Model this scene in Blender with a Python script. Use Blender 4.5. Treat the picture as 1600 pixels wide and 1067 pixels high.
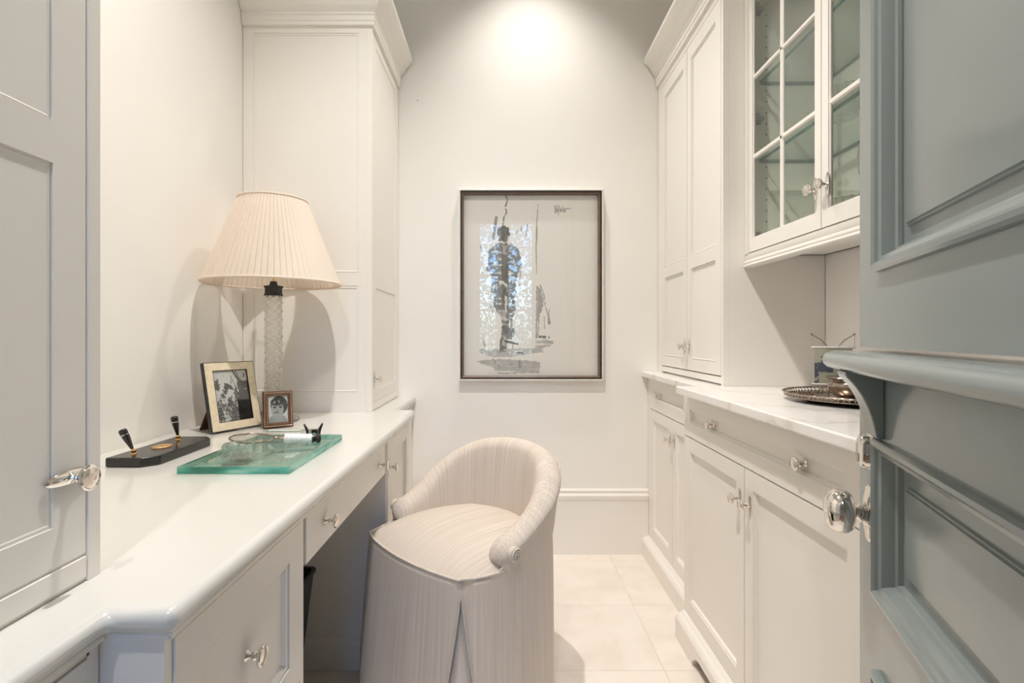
import bpy, bmesh, math, random
import numpy as np
from mathutils import Vector, Matrix
random.seed(7)
rng = np.random.RandomState(11)
PI = math.pi
SC = bpy.context.scene
COL = SC.collection
for o in list(bpy.data.objects):
    bpy.data.objects.remove(o)

# ------------------------------------------------------------------ camera
CEIL = 3.30
cd = bpy.data.cameras.new('camera')
cd.lens = 18.0; cd.sensor_width = 36.0; cd.sensor_fit = 'HORIZONTAL'
cd.shift_x = 12.5 / 1600; cd.shift_y = -8.5 / 1600
cd.clip_start = 0.02; cd.clip_end = 200
cam = bpy.data.objects.new('camera', cd); COL.objects.link(cam)
cam.location = (0, 0, 1.09); cam.rotation_euler = (PI / 2, 0, 0)
SC.camera = cam

# ------------------------------------------------------------------ sky
W = bpy.data.worlds.new('sky'); SC.world = W; W.use_nodes = True
wn = W.node_tree; wn.nodes.clear()
wo = wn.nodes.new('ShaderNodeOutputWorld'); wb = wn.nodes.new('ShaderNodeBackground')
sk = wn.nodes.new('ShaderNodeTexSky')
try:
    sk.sky_type = 'NISHITA'; sk.sun_disc = False
    sk.sun_elevation = math.radians(48); sk.sun_rotation = math.radians(60)
except Exception:
    pass
wt_ = wn.nodes.new('ShaderNodeMix'); wt_.data_type = 'RGBA'; wt_.blend_type = 'MULTIPLY'; wt_.inputs[0].default_value = 1.0
wt_.inputs[7].default_value = (0.66, 0.88, 1.18, 1)      # daylight as a tungsten-balanced camera records it
wn.links.new(sk.outputs[0], wt_.inputs[6]); wn.links.new(wt_.outputs[2], wb.inputs[0]); wn.links.new(wb.outputs[0], wo.inputs[0])
wb.inputs[1].default_value = 3.0

# ------------------------------------------------------------------ ceiling lamps
def spot(loc, power, angle, blend, col, size=0.035):
    l = bpy.data.lights.new('downlight_beam', 'SPOT')
    l.energy = power; l.spot_size = math.radians(angle); l.spot_blend = blend
    l.color = col; l.shadow_soft_size = size
    o = bpy.data.objects.new('downlight_beam', l); COL.objects.link(o); o.location = loc
    return o
WARM = (1.0, 0.945, 0.885)
LAMPS = [(0.13, 2.17), (-0.18, 1.02)]
spot((LAMPS[0][0], LAMPS[0][1], CEIL - 0.03), 68, 92, 0.9, WARM)
spot((LAMPS[1][0], LAMPS[1][1], CEIL - 0.03), 168, 122, 1.0, WARM, 0.022)
spot((-0.25, -0.65, CEIL - 0.03), 70, 140, 0.6, WARM)
sn = bpy.data.lights.new('sun', 'SUN'); sn.energy = 26.0; sn.color = (0.34, 0.66, 1.0); sn.angle = 0.01
so = bpy.data.objects.new('sun', sn); COL.objects.link(so); so.rotation_euler = (math.radians(-42), 0, math.radians(14))
SC.view_settings.view_transform = 'Standard'
SC.view_settings.look = 'None'
SC.view_settings.exposure = 0.12
SC.view_settings.gamma = 1.0
SC.view_settings.use_curve_mapping = False
SC.cycles.use_denoising = True
SC.cycles.max_bounces = 12
SC.cycles.diffuse_bounces = 6
SC.cycles.glossy_bounces = 5
SC.cycles.transmission_bounces = 8
SC.cycles.transparent_max_bounces = 16
SC.cycles.caustics_reflective = False
SC.cycles.caustics_refractive = False
SC.cycles.sample_clamp_indirect = 6.0

# ------------------------------------------------------------------ materials
def newmat(name):
    m = bpy.data.materials.new(name); m.use_nodes = True
    nt = m.node_tree
    return m, nt, nt.nodes['Principled BSDF'], nt.nodes['Material Output']
def node(nt, t, **kw):
    n = nt.nodes.new(t)
    for k, v in kw.items():
        if k in n.inputs: n.inputs[k].default_value = v
        else: setattr(n, k, v)
    return n
def ramp(nt, fac, stops):
    r = nt.nodes.new('ShaderNodeValToRGB')
    e = r.color_ramp.elements
    while len(e) < len(stops): e.new(0.5)
    for el, (p, c) in zip(e, stops):
        el.position = p; el.color = (*c, 1)
    nt.links.new(fac, r.inputs[0]); return r.outputs[0]
def coords(nt, scale=(1, 1, 1), out='Object'):
    tc = nt.nodes.new('ShaderNodeTexCoord'); mp = nt.nodes.new('ShaderNodeMapping')
    mp.inputs['Scale'].default_value = scale
    nt.links.new(tc.outputs[out], mp.inputs[0]); return mp.outputs[0]
def bump(nt, p, h, strength, dist=0.002):
    b = node(nt, 'ShaderNodeBump', Strength=strength, Distance=dist)
    nt.links.new(h, b.inputs['Height']); nt.links.new(b.outputs[0], p.inputs['Normal'])
def plain(name, col, rough=0.5, metal=0.0, var=0.03, scale=6.0, bmp=0.0, bscale=200, coat=0.0):
    m, nt, p, _ = newmat(name)
    v = coords(nt)
    n = node(nt, 'ShaderNodeTexNoise', Scale=scale, Detail=3.0)
    nt.links.new(v, n.inputs['Vector'])
    lo = tuple(max(0, c * (1 - var)) for c in col); hi = tuple(min(1, c * (1 + var)) for c in col)
    nt.links.new(ramp(nt, n.outputs['Fac'], [(0.3, lo), (0.7, hi)]), p.inputs['Base Color'])
    p.inputs['Roughness'].default_value = rough; p.inputs['Metallic'].default_value = metal
    if coat: p.inputs['Coat Weight'].default_value = coat; p.inputs['Coat Roughness'].default_value = 0.12
    if bmp:
        n2 = node(nt, 'ShaderNodeTexNoise', Scale=float(bscale), Detail=2.0)
        nt.links.new(v, n2.inputs['Vector']); bump(nt, p, n2.outputs['Fac'], bmp)
    return m
M = {}
M['wall'] = plain('wall_paint', (0.865, 0.845, 0.81), 0.75, bmp=0.08, bscale=350, var=0.012, scale=2)
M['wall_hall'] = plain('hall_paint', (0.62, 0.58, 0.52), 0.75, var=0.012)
M['ceil'] = plain('ceiling_paint', (0.86, 0.845, 0.81), 0.85, var=0.01)
M['cab'] = plain('cabinet_paint', (0.845, 0.815, 0.77), 0.38, var=0.012, scale=3, bmp=0.03, bscale=120)
M['top'] = plain('worktop_paint', (0.68, 0.672, 0.64), 0.22, var=0.01, scale=3, bmp=0.02, bscale=60, coat=0.3)
M['gap'] = plain('shadow_gap', (0.30, 0.25, 0.20), 0.8)
M['chrome'] = plain('polished_nickel', (0.82, 0.78, 0.74), 0.07, 1.0, var=0.02)
M['silver'] = plain('tarnished_silver', (0.40, 0.33, 0.28), 0.18, 1.0, var=0.25, scale=30)
M['gold'] = plain('brass', (0.80, 0.52, 0.20), 0.22, 1.0, var=0.08)
M['medal'] = plain('bronze_medallion', (0.55, 0.34, 0.16), 0.45, 0.6, var=0.2, scale=60)
M['black'] = plain('black_lacquer', (0.018, 0.016, 0.015), 0.22, var=0.3)
M['blackmatte'] = plain('black_plastic', (0.02, 0.02, 0.02), 0.5, var=0.2)
M['door'] = plain('blue_grey_gloss_paint', (0.235, 0.272, 0.274), 0.20, var=0.02, scale=4, bmp=0.05, bscale=40, coat=0.25)
M['frame_dark'] = plain('walnut_frame', (0.045, 0.030, 0.022), 0.35, var=0.3, scale=40)
M['frame_inner'] = plain('brown_frame_lip', (0.17, 0.11, 0.08), 0.4, var=0.15, scale=40)
M['frame_silver'] = plain('silver_leaf', (0.80, 0.78, 0.74), 0.35, 0.0, var=0.06, scale=30)
M['bone'] = plain('bone_inlay', (0.80, 0.70, 0.52), 0.35, var=0.09, scale=60)
M['copper'] = plain('rose_copper', (0.55, 0.34, 0.24), 0.18, 1.0, var=0.15, scale=30)
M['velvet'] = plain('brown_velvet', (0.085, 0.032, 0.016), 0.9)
M['white_ivory'] = plain('white_resin', (0.86, 0.85, 0.86), 0.3, var=0.02)
M['leaf'] = plain('leaf_blue_green', (0.13, 0.21, 0.20), 0.5, var=0.5, scale=2)
M['trunk'] = plain('bark', (0.10, 0.075, 0.05), 0.9, var=0.4)
M['lawn'] = plain('lawn', (0.10, 0.17, 0.06), 0.9, var=0.3)
M['iron'] = plain('black_iron', (0.02, 0.02, 0.022), 0.5)
M['winpaint'] = plain('window_paint', (0.10, 0.12, 0.14), 0.4)
M['hallfloor'] = plain('hall_floor_oak', (0.30, 0.19, 0.11), 0.4, var=0.2, scale=5)
M['pin'] = plain('shelf_hole', (0.10, 0.10, 0.09), 0.7)
M['hinge'] = plain('grey_steel_hinge', (0.30, 0.31, 0.31), 0.35, 0.8)
M['can'] = plain('lamp_can', (0.8, 0.78, 0.75), 0.4)

def mat_tile():
    m, nt, p, _ = newmat('limestone_tile')
    v = coords(nt, (1, 1, 1), 'Object')
    oi = nt.nodes.new('ShaderNodeObjectInfo')
    ad = node(nt, 'ShaderNodeVectorMath', operation='ADD'); nt.links.new(v, ad.inputs[0])
    sc = node(nt, 'ShaderNodeVectorMath', operation='SCALE'); nt.links.new(oi.outputs['Location'], sc.inputs[0]); sc.inputs['Scale'].default_value = 3.7
    nt.links.new(sc.outputs[0], ad.inputs[1])
    n = node(nt, 'ShaderNodeTexNoise', Scale=4.5, Detail=7.0, Distortion=1.6); nt.links.new(ad.outputs[0], n.inputs['Vector'])
    c = ramp(nt, n.outputs['Fac'], [(0.30, (0.81, 0.73, 0.65)), (0.5, (0.855, 0.79, 0.72)), (0.72, (0.88, 0.825, 0.765))])
    hs = nt.nodes.new('ShaderNodeHueSaturation'); nt.links.new(c, hs.inputs['Color'])
    mr = node(nt, 'ShaderNodeMapRange'); mr.inputs[3].default_value = 0.98; mr.inputs[4].default_value = 1.01
    nt.links.new(oi.outputs['Random'], mr.inputs[0]); nt.links.new(mr.outputs[0], hs.inputs['Value'])
    nt.links.new(hs.outputs[0], p.inputs['Base Color']); p.inputs['Roughness'].default_value = 0.42
    return m
M['tile'] = mat_tile()
M['grout'] = plain('grout', (0.74, 0.67, 0.59), 0.9)

def mat_marble():
    m, nt, p, _ = newmat('white_marble')
    v = coords(nt, (1, 1, 1))
    n0 = node(nt, 'ShaderNodeTexNoise', Scale=2.2, Detail=5.0); nt.links.new(v, n0.inputs['Vector'])
    mx = node(nt, 'ShaderNodeMix', data_type='VECTOR'); mx.inputs[0].default_value = 0.35
    nt.links.new(v, mx.inputs[4]); nt.links.new(n0.outputs['Color'], mx.inputs[5])
    w = node(nt, 'ShaderNodeTexWave', Scale=2.3, Distortion=9.0, Detail=4.0); w.inputs['Detail Scale'].default_value = 2.2
    w.bands_direction = 'DIAGONAL'
    nt.links.new(mx.outputs[1], w.inputs['Vector'])
    c = ramp(nt, w.outputs['Fac'], [(0.0, (0.73, 0.70, 0.67)), (0.04, (0.79, 0.77, 0.745)), (0.14, (0.835, 0.82, 0.80)), (1, (0.855, 0.845, 0.83))])
    nt.links.new(c, p.inputs['Base Color']); p.inputs['Roughness'].default_value = 0.16
    return m
M['marble'] = mat_marble()

def mat_fabric():
    m, nt, p, _ = newmat('strie_herringbone_linen')
    v = coords(nt, (1, 1, 1), 'UV')
    w = node(nt, 'ShaderNodeTexNoise', Scale=1.0, Detail=4.0)
    v2 = coords(nt, (230, 2.0, 1), 'UV'); nt.links.new(v2, w.inputs['Vector'])
    c = ramp(nt, w.outputs['Fac'], [(0.28, (0.575, 0.495, 0.42)), (0.5, (0.635, 0.555, 0.48)), (0.70, (0.72, 0.645, 0.575))])
    # herringbone: zigzag of short diagonals
    sx = nt.nodes.new('ShaderNodeSeparateXYZ'); nt.links.new(v, sx.inputs[0])
    pp = node(nt, 'ShaderNodeMath', operation='PINGPONG'); pp.inputs[1].default_value = 0.0075; nt.links.new(sx.outputs[0], pp.inputs[0])
    ad = node(nt, 'ShaderNodeMath', operation='ADD'); nt.links.new(pp.outputs[0], ad.inputs[0]); nt.links.new(sx.outputs[1], ad.inputs[1])
    mu = node(nt, 'ShaderNodeMath', operation='MULTIPLY'); mu.inputs[1].default_value = 1100.0; nt.links.new(ad.outputs[0], mu.inputs[0])
    sn = node(nt, 'ShaderNodeMath', operation='SINE'); nt.links.new(mu.outputs[0], sn.inputs[0])
    mr = node(nt, 'ShaderNodeMapRange'); mr.inputs[1].default_value = -1; mr.inputs[2].default_value = 1; mr.inputs[3].default_value = 0.90; mr.inputs[4].default_value = 1.06
    nt.links.new(sn.outputs[0], mr.inputs[0])
    hs = nt.nodes.new('ShaderNodeHueSaturation'); nt.links.new(c, hs.inputs['Color']); nt.links.new(mr.outputs[0], hs.inputs['Value'])
    nt.links.new(hs.outputs[0], p.inputs['Base Color']); p.inputs['Roughness'].default_value = 0.85
    p.inputs['Sheen Weight'].default_value = 0.15
    bump(nt, p, w.outputs['Fac'], 0.25, 0.0015)
    return m
M['fabric'] = mat_fabric()
M['piping'] = plain('linen_piping', (0.64, 0.575, 0.51), 0.85, var=0.08, scale=60)

def mat_pane(name, tint, ior=1.45):
    m, nt, p, out = newmat(name)
    nt.nodes.remove(p)
    t = nt.nodes.new('ShaderNodeBsdfTransparent'); t.inputs[0].default_value = (*tint, 1)
    g = nt.nodes.new('ShaderNodeBsdfGlossy'); g.inputs['Roughness'].default_value = 0.0
    f = node(nt, 'ShaderNodeFresnel', IOR=ior)
    # both faces of a thin sheet reflect alike: undo the node's inside/outside switch
    ge = nt.nodes.new('ShaderNodeNewGeometry'); mr = node(nt, 'ShaderNodeMapRange')
    mr.inputs[3].default_value = ior; mr.inputs[4].default_value = 1.0 / ior
    nt.links.new(ge.outputs['Backfacing'], mr.inputs[0]); nt.links.new(mr.outputs[0], f.inputs['IOR'])
    mx = nt.nodes.new('ShaderNodeMixShader')
    nt.links.new(f.outputs[0], mx.inputs[0]); nt.links.new(t.outputs[0], mx.inputs[1]); nt.links.new(g.outputs[0], mx.inputs[2])
    nt.links.new(mx.outputs[0], out.inputs[0]); return m
M['pane'] = mat_pane('clear_pane', (0.985, 0.99, 0.985), 1.38)
M['cabpane'] = mat_pane('cabinet_pane', (0.915, 0.945, 0.925))
M['winpane'] = mat_pane('window_pane', (0.97, 0.98, 0.98))
def mat_glass(name, col, mixv, rough=0.0, ior=1.5, tcol=None):
    m, nt, p, out = newmat(name)
    nt.nodes.remove(p)
    g = node(nt, 'ShaderNodeBsdfGlass', Roughness=rough, IOR=ior); g.inputs[0].default_value = (*col, 1)
    t = nt.nodes.new('ShaderNodeBsdfTransparent'); t.inputs[0].default_value = (*(tcol or col), 1)
    mx = nt.nodes.new('ShaderNodeMixShader'); mx.inputs[0].default_value = mixv
    nt.links.new(t.outputs[0], mx.inputs[1]); nt.links.new(g.outputs[0], mx.inputs[2])
    nt.links.new(mx.outputs[0], out.inputs[0]); return m
M['crystal'] = mat_glass('cut_crystal', (0.98, 0.985, 0.98), 0.72)
def mat_lampglass():
    m = mat_glass('moulded_lamp_glass', (0.985, 0.985, 0.975), 0.55)
    nt = m.node_tree; out = nt.nodes['Material Output']; base = out.inputs[0].links[0].from_node
    d = nt.nodes.new('ShaderNodeBsdfTranslucent'); d.inputs[0].default_value = (0.9, 0.88, 0.84, 1)
    d2 = nt.nodes.new('ShaderNodeBsdfDiffuse'); d2.inputs[0].default_value = (0.9, 0.88, 0.84, 1)
    a = nt.nodes.new('ShaderNodeMixShader'); a.inputs[0].default_value = 0.5; nt.links.new(d.outputs[0], a.inputs[1]); nt.links.new(d2.outputs[0], a.inputs[2])
    b = nt.nodes.new('ShaderNodeMixShader'); b.inputs[0].default_value = 0.22; nt.links.new(base.outputs[0], b.inputs[1]); nt.links.new(a.outputs[0], b.inputs[2])
    nt.links.new(b.outputs[0], out.inputs[0]); return m
M['lampglass'] = mat_lampglass()
M['shelf_edge'] = mat_glass('green_glass_edge', (0.16, 0.36, 0.34), 0.7)
M['shelf'] = mat_pane('glass_shelf', (0.90, 0.95, 0.93))
M['slab'] = mat_pane('green_slab_glass', (0.87, 0.95, 0.92), 1.52)
M['slab_bevel'] = mat_pane('green_slab_bevel', (0.72, 0.89, 0.83), 1.6)
def mat_slabedge():
    m, nt, p, out = newmat('emerald_glass_edge')
    v = coords(nt, (9, 9, 40))
    n = node(nt, 'ShaderNodeTexNoise', Scale=1.0, Detail=3.0); nt.links.new(v, n.inputs['Vector'])
    c = ramp(nt, n.outputs['Fac'], [(0.36, (0.02, 0.22, 0.16)), (0.50, (0.07, 0.42, 0.33)), (0.64, (0.32, 0.64, 0.55))])
    nt.links.new(c, p.inputs['Base Color']); p.inputs['Roughness'].default_value = 0.05
    p.inputs['Transmission Weight'].default_value = 0.35
    return m
M['slab_edge'] = mat_slabedge()
def mat_shade():
    m, nt, p, out = newmat('pleated_silk')
    nt.nodes.remove(p)
    d = nt.nodes.new('ShaderNodeBsdfDiffuse'); d.inputs[0].default_value = (0.87, 0.79, 0.71, 1)
    t = nt.nodes.new('ShaderNodeBsdfTranslucent'); t.inputs[0].default_value = (0.90, 0.80, 0.68, 1)
    n = node(nt, 'ShaderNodeTexNoise', Scale=90.0); v = coords(nt); nt.links.new(v, n.inputs['Vector'])
    b = node(nt, 'ShaderNodeBump', Strength=0.1, Distance=0.001); nt.links.new(n.outputs['Fac'], b.inputs['Height']); nt.links.new(b.outputs[0], d.inputs['Normal'])
    mx = nt.nodes.new('ShaderNodeMixShader'); mx.inputs[0].default_value = 0.35
    nt.links.new(d.outputs[0], mx.inputs[1]); nt.links.new(t.outputs[0], mx.inputs[2]); nt.links.new(mx.outputs[0], out.inputs[0])
    return m
M['shade'] = mat_shade()
def mat_print(name, rough=0.7):
    m, nt, p, _ = newmat(name)
    a = nt.nodes.new('ShaderNodeAttribute'); a.attribute_name = 'Print'
    nt.links.new(a.outputs['Color'], p.inputs['Base Color']); p.inputs['Roughness'].default_value = rough
    return m
M['art'] = mat_print('ink_drawing'); M['photo'] = mat_print('photo_print', 0.3)

# ------------------------------------------------------------------ mesh helpers
class T:
    """local frame: u, v, n -> world"""
    def __init__(s, o, u, v, n):
        s.o, s.u, s.v, s.n = Vector(o), Vector(u), Vector(v), Vector(n)
    def __call__(s, u, v, n):
        return s.o + s.u * u + s.v * v + s.n * n
ID = T((0, 0, 0), (1, 0, 0), (0, 1, 0), (0, 0, 1))
class MB:
    def __init__(s): s.v = []; s.f = []; s.mi = []; s.uv = {}
    def add(s, pts, faces, mi=0):
        b = len(s.v); s.v += [tuple(p) for p in pts]
        for f in faces: s.f.append(tuple(b + i for i in f)); s.mi.append(mi)
        return b
    def box(s, a0, a1, b0, b1, c0, c1, t=ID, mi=0):
        P = [t(x, y, z) for x in (a0, a1) for y in (b0, b1) for z in (c0, c1)]
        s.add(P, [(0, 1, 3, 2), (4, 6, 7, 5), (0, 4, 5, 1), (2, 3, 7, 6), (0, 2, 6, 4), (1, 5, 7, 3)], mi); return s
    def rings(s, loops, closed=True, cap0=False, cap1=False, mi=0):
        n = len(loops[0]); b = len(s.v)
        for l in loops: s.v += [tuple(p) for p in l]
        m = n if closed else n - 1
        for i in range(len(loops) - 1):
            for j in range(m):
                k = (j + 1) % n
                s.f.append((b + i * n + j, b + i * n + k, b + (i + 1) * n + k, b + (i + 1) * n + j)); s.mi.append(mi)
        if cap0: s.f.append(tuple(b + j for j in range(n))); s.mi.append(mi)
        if cap1: s.f.append(tuple(b + (len(loops) - 1) * n + j for j in range(n))); s.mi.append(mi)
        return s
    def recpanel(s, t, u0, u1, v0, v1, prof, mi=0, back=None):
        """rectangular mitred ring stack; prof = [(inset, n)...], last ring filled"""
        L = []
        for d, n in prof:
            L.append([t(u0 + d, v0 + d, n), t(u1 - d, v0 + d, n), t(u1 - d, v1 - d, n), t(u0 + d, v1 - d, n)])
        s.rings(L, cap1=True, cap0=False, mi=mi); return s
    def recframe(s, t, u0, u1, v0, v1, prof, mi=0):
        L = []
        for d, n in prof + [prof[0]]:
            L.append([t(u0 + d, v0 + d, n), t(u1 - d, v0 + d, n), t(u1 - d, v1 - d, n), t(u0 + d, v1 - d, n)])
        s.rings(L, mi=mi); return s
    def lathe(s, prof, t=ID, seg=24, fn=None, cap0=True, cap1=True, mi=0):
        """prof = [(r, n)...] about the n axis"""
        L = []
        for r, n in prof:
            l = []
            for k in range(seg):
                a = 2 * PI * k / seg; rr = r if fn is None else fn(r, n, a)
                l.append(t(rr * math.cos(a), rr * math.sin(a), n))
            L.append(l)
        return s.rings(L, cap0=cap0, cap1=cap1, mi=mi)
    def tube(s, pts, r, seg=8, closed=False, mi=0, caps=True):
        P = [Vector(p) for p in pts]; n = len(P); L = []
        up = None
        for i in range(n):
            if closed: d = P[(i + 1) % n] - P[i - 1]
            else: d = P[min(i + 1, n - 1)] - P[max(i - 1, 0)]
            d.normalize()
            if up is None:
                up = Vector((0, 0, 1)) if abs(d.z) < 0.9 else Vector((1, 0, 0))
            a = d.cross(up).normalized(); b = a.cross(d).normalized(); up = b
            rr = r[i] if isinstance(r, (list, tuple)) else r
            L.append([P[i] + a * rr * math.cos(2 * PI * k / seg) + b * rr * math.sin(2 * PI * k / seg) for k in range(seg)])
        if closed: L.append(L[0]); return s.rings(L, mi=mi)
        return s.rings(L, cap0=caps, cap1=caps, mi=mi)
    def prism(s, poly, t=ID, n0=0.0, n1=1.0, mi=0):
        a = [t(x, y, n0) for x, y in poly]; b = [t(x, y, n1) for x, y in poly]
        return s.rings([a, b], cap0=True, cap1=True, mi=mi)
    def sweep(s, path, normals, prof, mi=0):
        """profile (out, z) swept along a plan polyline with mitred corners; normals per segment"""
        n = len(path); L = []
        for i in range(n):
            if i == 0: m = Vector(normals[0]); k = 1
            elif i == n - 1: m = Vector(normals[-1]); k = 1
            else:
                a = Vector(normals[i - 1]); b = Vector(normals[i]); m = (a + b) / (1 + a.dot(b))
            L.append([(path[i][0] + m.x * o, path[i][1] + m.y * o, z) for o, z in prof])
        return s.rings(L, cap0=True, cap1=True, mi=mi)
    def build(s, name, mats, parent=None, smooth=False, bevel=0, origin=None, angle=35, recalc=True, seg=2, uvfn=None):
        me = bpy.data.meshes.new(name)
        me.from_pydata(s.v, [], s.f)
        if not isinstance(mats, (list, tuple)): mats = [mats]
        for m in mats: me.materials.append(m)
        me.polygons.foreach_set('material_index', s.mi)
        if recalc:
            bm = bmesh.new(); bm.from_mesh(me)
            bmesh.ops.recalc_face_normals(bm, faces=bm.faces); bm.to_mesh(me); bm.free()
        if uvfn:
            ul = me.uv_layers.new(name='UVMap')
            for lp in me.loops:
                ul.data[lp.index].uv = uvfn(s.v[lp.vertex_index], lp.vertex_index)
        me.update()
        if smooth:
            me.polygons.foreach_set('use_smooth', [True] * len(me.polygons))
            if smooth == 'auto': me.set_sharp_from_angle(angle=math.radians(angle))
        o = bpy.data.objects.new(name, me)
        COL.objects.link(o)
        if bevel:
            b = o.modifiers.new('bevel', 'BEVEL'); b.width = bevel; b.segments = seg; b.limit_method = 'ANGLE'; b.angle_limit = math.radians(40)
            b.harden_normals = False
        if origin is not None:
            og = Vector(origin); me.transform(Matrix.Translation(-og)); o.location = og
        if parent is not None: attach(o, parent)
        return o
def wmat(o):
    m = o.matrix_basis.copy()
    return wmat(o.parent) @ m if o.parent else m
def attach(o, p):
    """parent without moving: the child's basis is expressed in the parent's frame"""
    w = o.matrix_basis.copy(); o.parent = p
    o.matrix_basis = wmat(p).inverted() @ w
def tag(o, label, cat, group=None, kind=None):
    o['label'] = label; o['category'] = cat
    if group: o['group'] = group
    if kind: o['kind'] = kind
    return o
def thing(name, loc, label, cat, rz=0.0, group=None, kind=None):
    o = bpy.data.objects.new(name, None); COL.objects.link(o)
    o.empty_display_size = 0.05
    o.location = loc; o.rotation_euler = (0, 0, rz)
    return tag(o, label, cat, group, kind)
def copy_obj(o, parent=None, loc=None):
    c = o.copy(); COL.objects.link(c)
    if parent is not None: c.parent = parent
    if loc is not None: c.location = loc
    return c
def copy_tree(o, parent=None):
    c = o.copy(); COL.objects.link(c); c.parent = parent
    for ch in list(o.children): copy_tree(ch, c)
    return c

def printgrid(name, t, u0, u1, v0, v1, n, img, mat, parent):
    """flat printed sheet: colour per grid cell corner; img rows run from the top"""
    H, Wd = img.shape[:2]
    us = np.linspace(u0, u1, Wd); vs = np.linspace(v1, v0, H)
    V = [tuple(t(u, v, n)) for v in vs for u in us]
    F = [(i * Wd + j, (i + 1) * Wd + j, (i + 1) * Wd + j + 1, i * Wd + j + 1) for i in range(H - 1) for j in range(Wd - 1)]
    me = bpy.data.meshes.new(name); me.from_pydata(V, [], F)
    at = me.color_attributes.new('Print', 'FLOAT_COLOR', 'POINT')
    c = np.ones((H * Wd, 4), dtype=np.float32)
    im = img.reshape(H * Wd, -1)
    c[:, :3] = im if im.shape[1] == 3 else np.repeat(im, 3, 1)
    at.data.foreach_set('color', c.ravel())
    me.materials.append(mat); me.update()
    o = bpy.data.objects.new(name, me); COL.objects.link(o)
    attach(o, parent); return o

# ------------------------------------------------------------------ room dimensions
XL, XR, YB = -1.05, 1.133, 2.568
DZ = 0.785      # desk top
CZ = 0.913      # marble top

def struct(name, mb, mat, label, cat, **kw):
    o = mb.build(name, mat, **kw); return tag(o, label, cat, kind='structure')
# floor: grout bed with stone tiles
fl = struct('floor', MB().box(XL - 0.1, XR + 0.1, -0.02, YB + 0.1, -0.06, -0.002), M['grout'], 'pale cream limestone tile floor between the cabinet runs', 'floor')
TS = 0.406
tm = None
ys = [2.48 + TS * k for k in range(-5, 1)]
xs = [0.523 + TS * k for k in range(-4, 2)]
for yy in ys:
    for xx in xs:
        x0, x1 = max(xx - TS, XL + 0.002), min(xx, XR - 0.002); y0, y1 = max(yy, 0.0), min(yy + TS, YB - 0.002)
        if x1 - x0 < 0.05 or y1 - y0 < 0.02: continue
        g = 0.0006
        full = abs(x1 - x0 - TS) < 1e-4 and abs(y1 - y0 - TS) < 1e-4
        c = Vector(((x0 + x1) / 2, (y0 + y1) / 2, 0))
        if full and tm is not None:
            o = bpy.data.objects.new('tile', tm); COL.objects.link(o); o.location = c; attach(o, fl)
        else:
            hx, hy = (x1 - x0) / 2 - g, (y1 - y0) / 2 - g
            b = MB(); b.recpanel(ID, -hx, hx, -hy, hy, [(0, -0.008), (0, -0.0004), (0.0004, 0.0)])
            o = b.build('tile', M['tile']); o.location = c; attach(o, fl)
            if full: tm = o.data
struct('ceiling', MB().box(XL - 0.1, XR + 0.1, -0.14, YB + 0.1, CEIL, CEIL + 0.1), M['ceil'], 'plain off-white ceiling above the cabinet room', 'ceiling')
struct('wall_left', MB().box(XL - 0.1, XL, -0.12, YB + 0.1, -0.06, CEIL), M['wall'], 'cream painted wall behind the white desk and lamp', 'wall')
struct('wall_right', MB().box(XR, XR + 0.1, -0.12, YB + 0.1, -0.06, CEIL), M['wall'], 'cream painted wall behind the marble counter', 'wall')
struct('wall_back', MB().box(XL, XR, YB, YB + 0.1, -0.06, CEIL), M['wall'], 'off-white end wall where the framed drawing hangs', 'wall')
w = MB(); DX0, DX1, DH = -0.57, 0.30, 2.92
w.box(XL, DX0, -0.12, 0.0, -0.06, CEIL); w.box(DX1, XR, -0.12, 0.0, -0.06, CEIL); w.box(DX0, DX1, -0.12, 0.0, DH, CEIL)
struct('wall_front', w, M['wall'], 'wall with the open doorway behind the viewer', 'wall')
# back baseboard
b = MB()
prof = [(0, 0.0), (0.016, 0.0), (0.016, 0.268), (0.020, 0.272), (0.024, 0.280), (0.024, 0.296), (0.019, 0.303), (0.015, 0.306), (0.017, 0.311), (0.017, 0.320), (0.012, 0.325), (0, 0.325)]
b.sweep([(-0.46, YB), (0.72, YB)], [(0, -1, 0)], prof)
struct('baseboard_back', b, M['cab'], 'tall moulded cream baseboard along the end wall', 'baseboard', smooth='auto')

# hall behind the camera, with the window that the picture glass mirrors
HX0, HX1, HY = -2.2, 2.2, -3.0
WX0, WX1, WZ0, WZ1 = -0.43, 0.60, 0.74, 2.92
struct('floor_hall', MB().box(HX0, HX1, HY, -0.02, -0.06, 0.0), M['hallfloor'], 'oak hall floor behind the viewer', 'floor')
struct('ceiling_hall', MB().box(HX0, HX1, HY, -0.14, CEIL, CEIL + 0.1), M['ceil'], 'hall ceiling behind the viewer', 'ceiling')
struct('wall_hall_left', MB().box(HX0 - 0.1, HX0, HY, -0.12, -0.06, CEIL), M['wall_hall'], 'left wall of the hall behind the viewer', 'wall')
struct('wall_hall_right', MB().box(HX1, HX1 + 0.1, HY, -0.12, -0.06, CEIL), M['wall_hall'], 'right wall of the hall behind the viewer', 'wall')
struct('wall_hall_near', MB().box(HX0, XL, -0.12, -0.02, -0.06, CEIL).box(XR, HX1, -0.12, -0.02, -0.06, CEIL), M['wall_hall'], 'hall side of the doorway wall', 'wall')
w = MB(); w.box(HX0, WX0, HY - 0.15, HY, -0.06, CEIL); w.box(WX1, HX1, HY - 0.15, HY, -0.06, CEIL)
w.box(WX0, WX1, HY - 0.15, HY, -0.06, WZ0); w.box(WX0, WX1, HY - 0.15, HY, WZ1, CEIL)
struct('wall_hall_window', w, M['wall_hall'], 'hall wall holding the garden window', 'wall')
win = thing('window_1', (0.085, HY - 0.08, WZ0), 'dark framed garden window seen mirrored in the picture glass', 'window', kind='structure')
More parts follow.
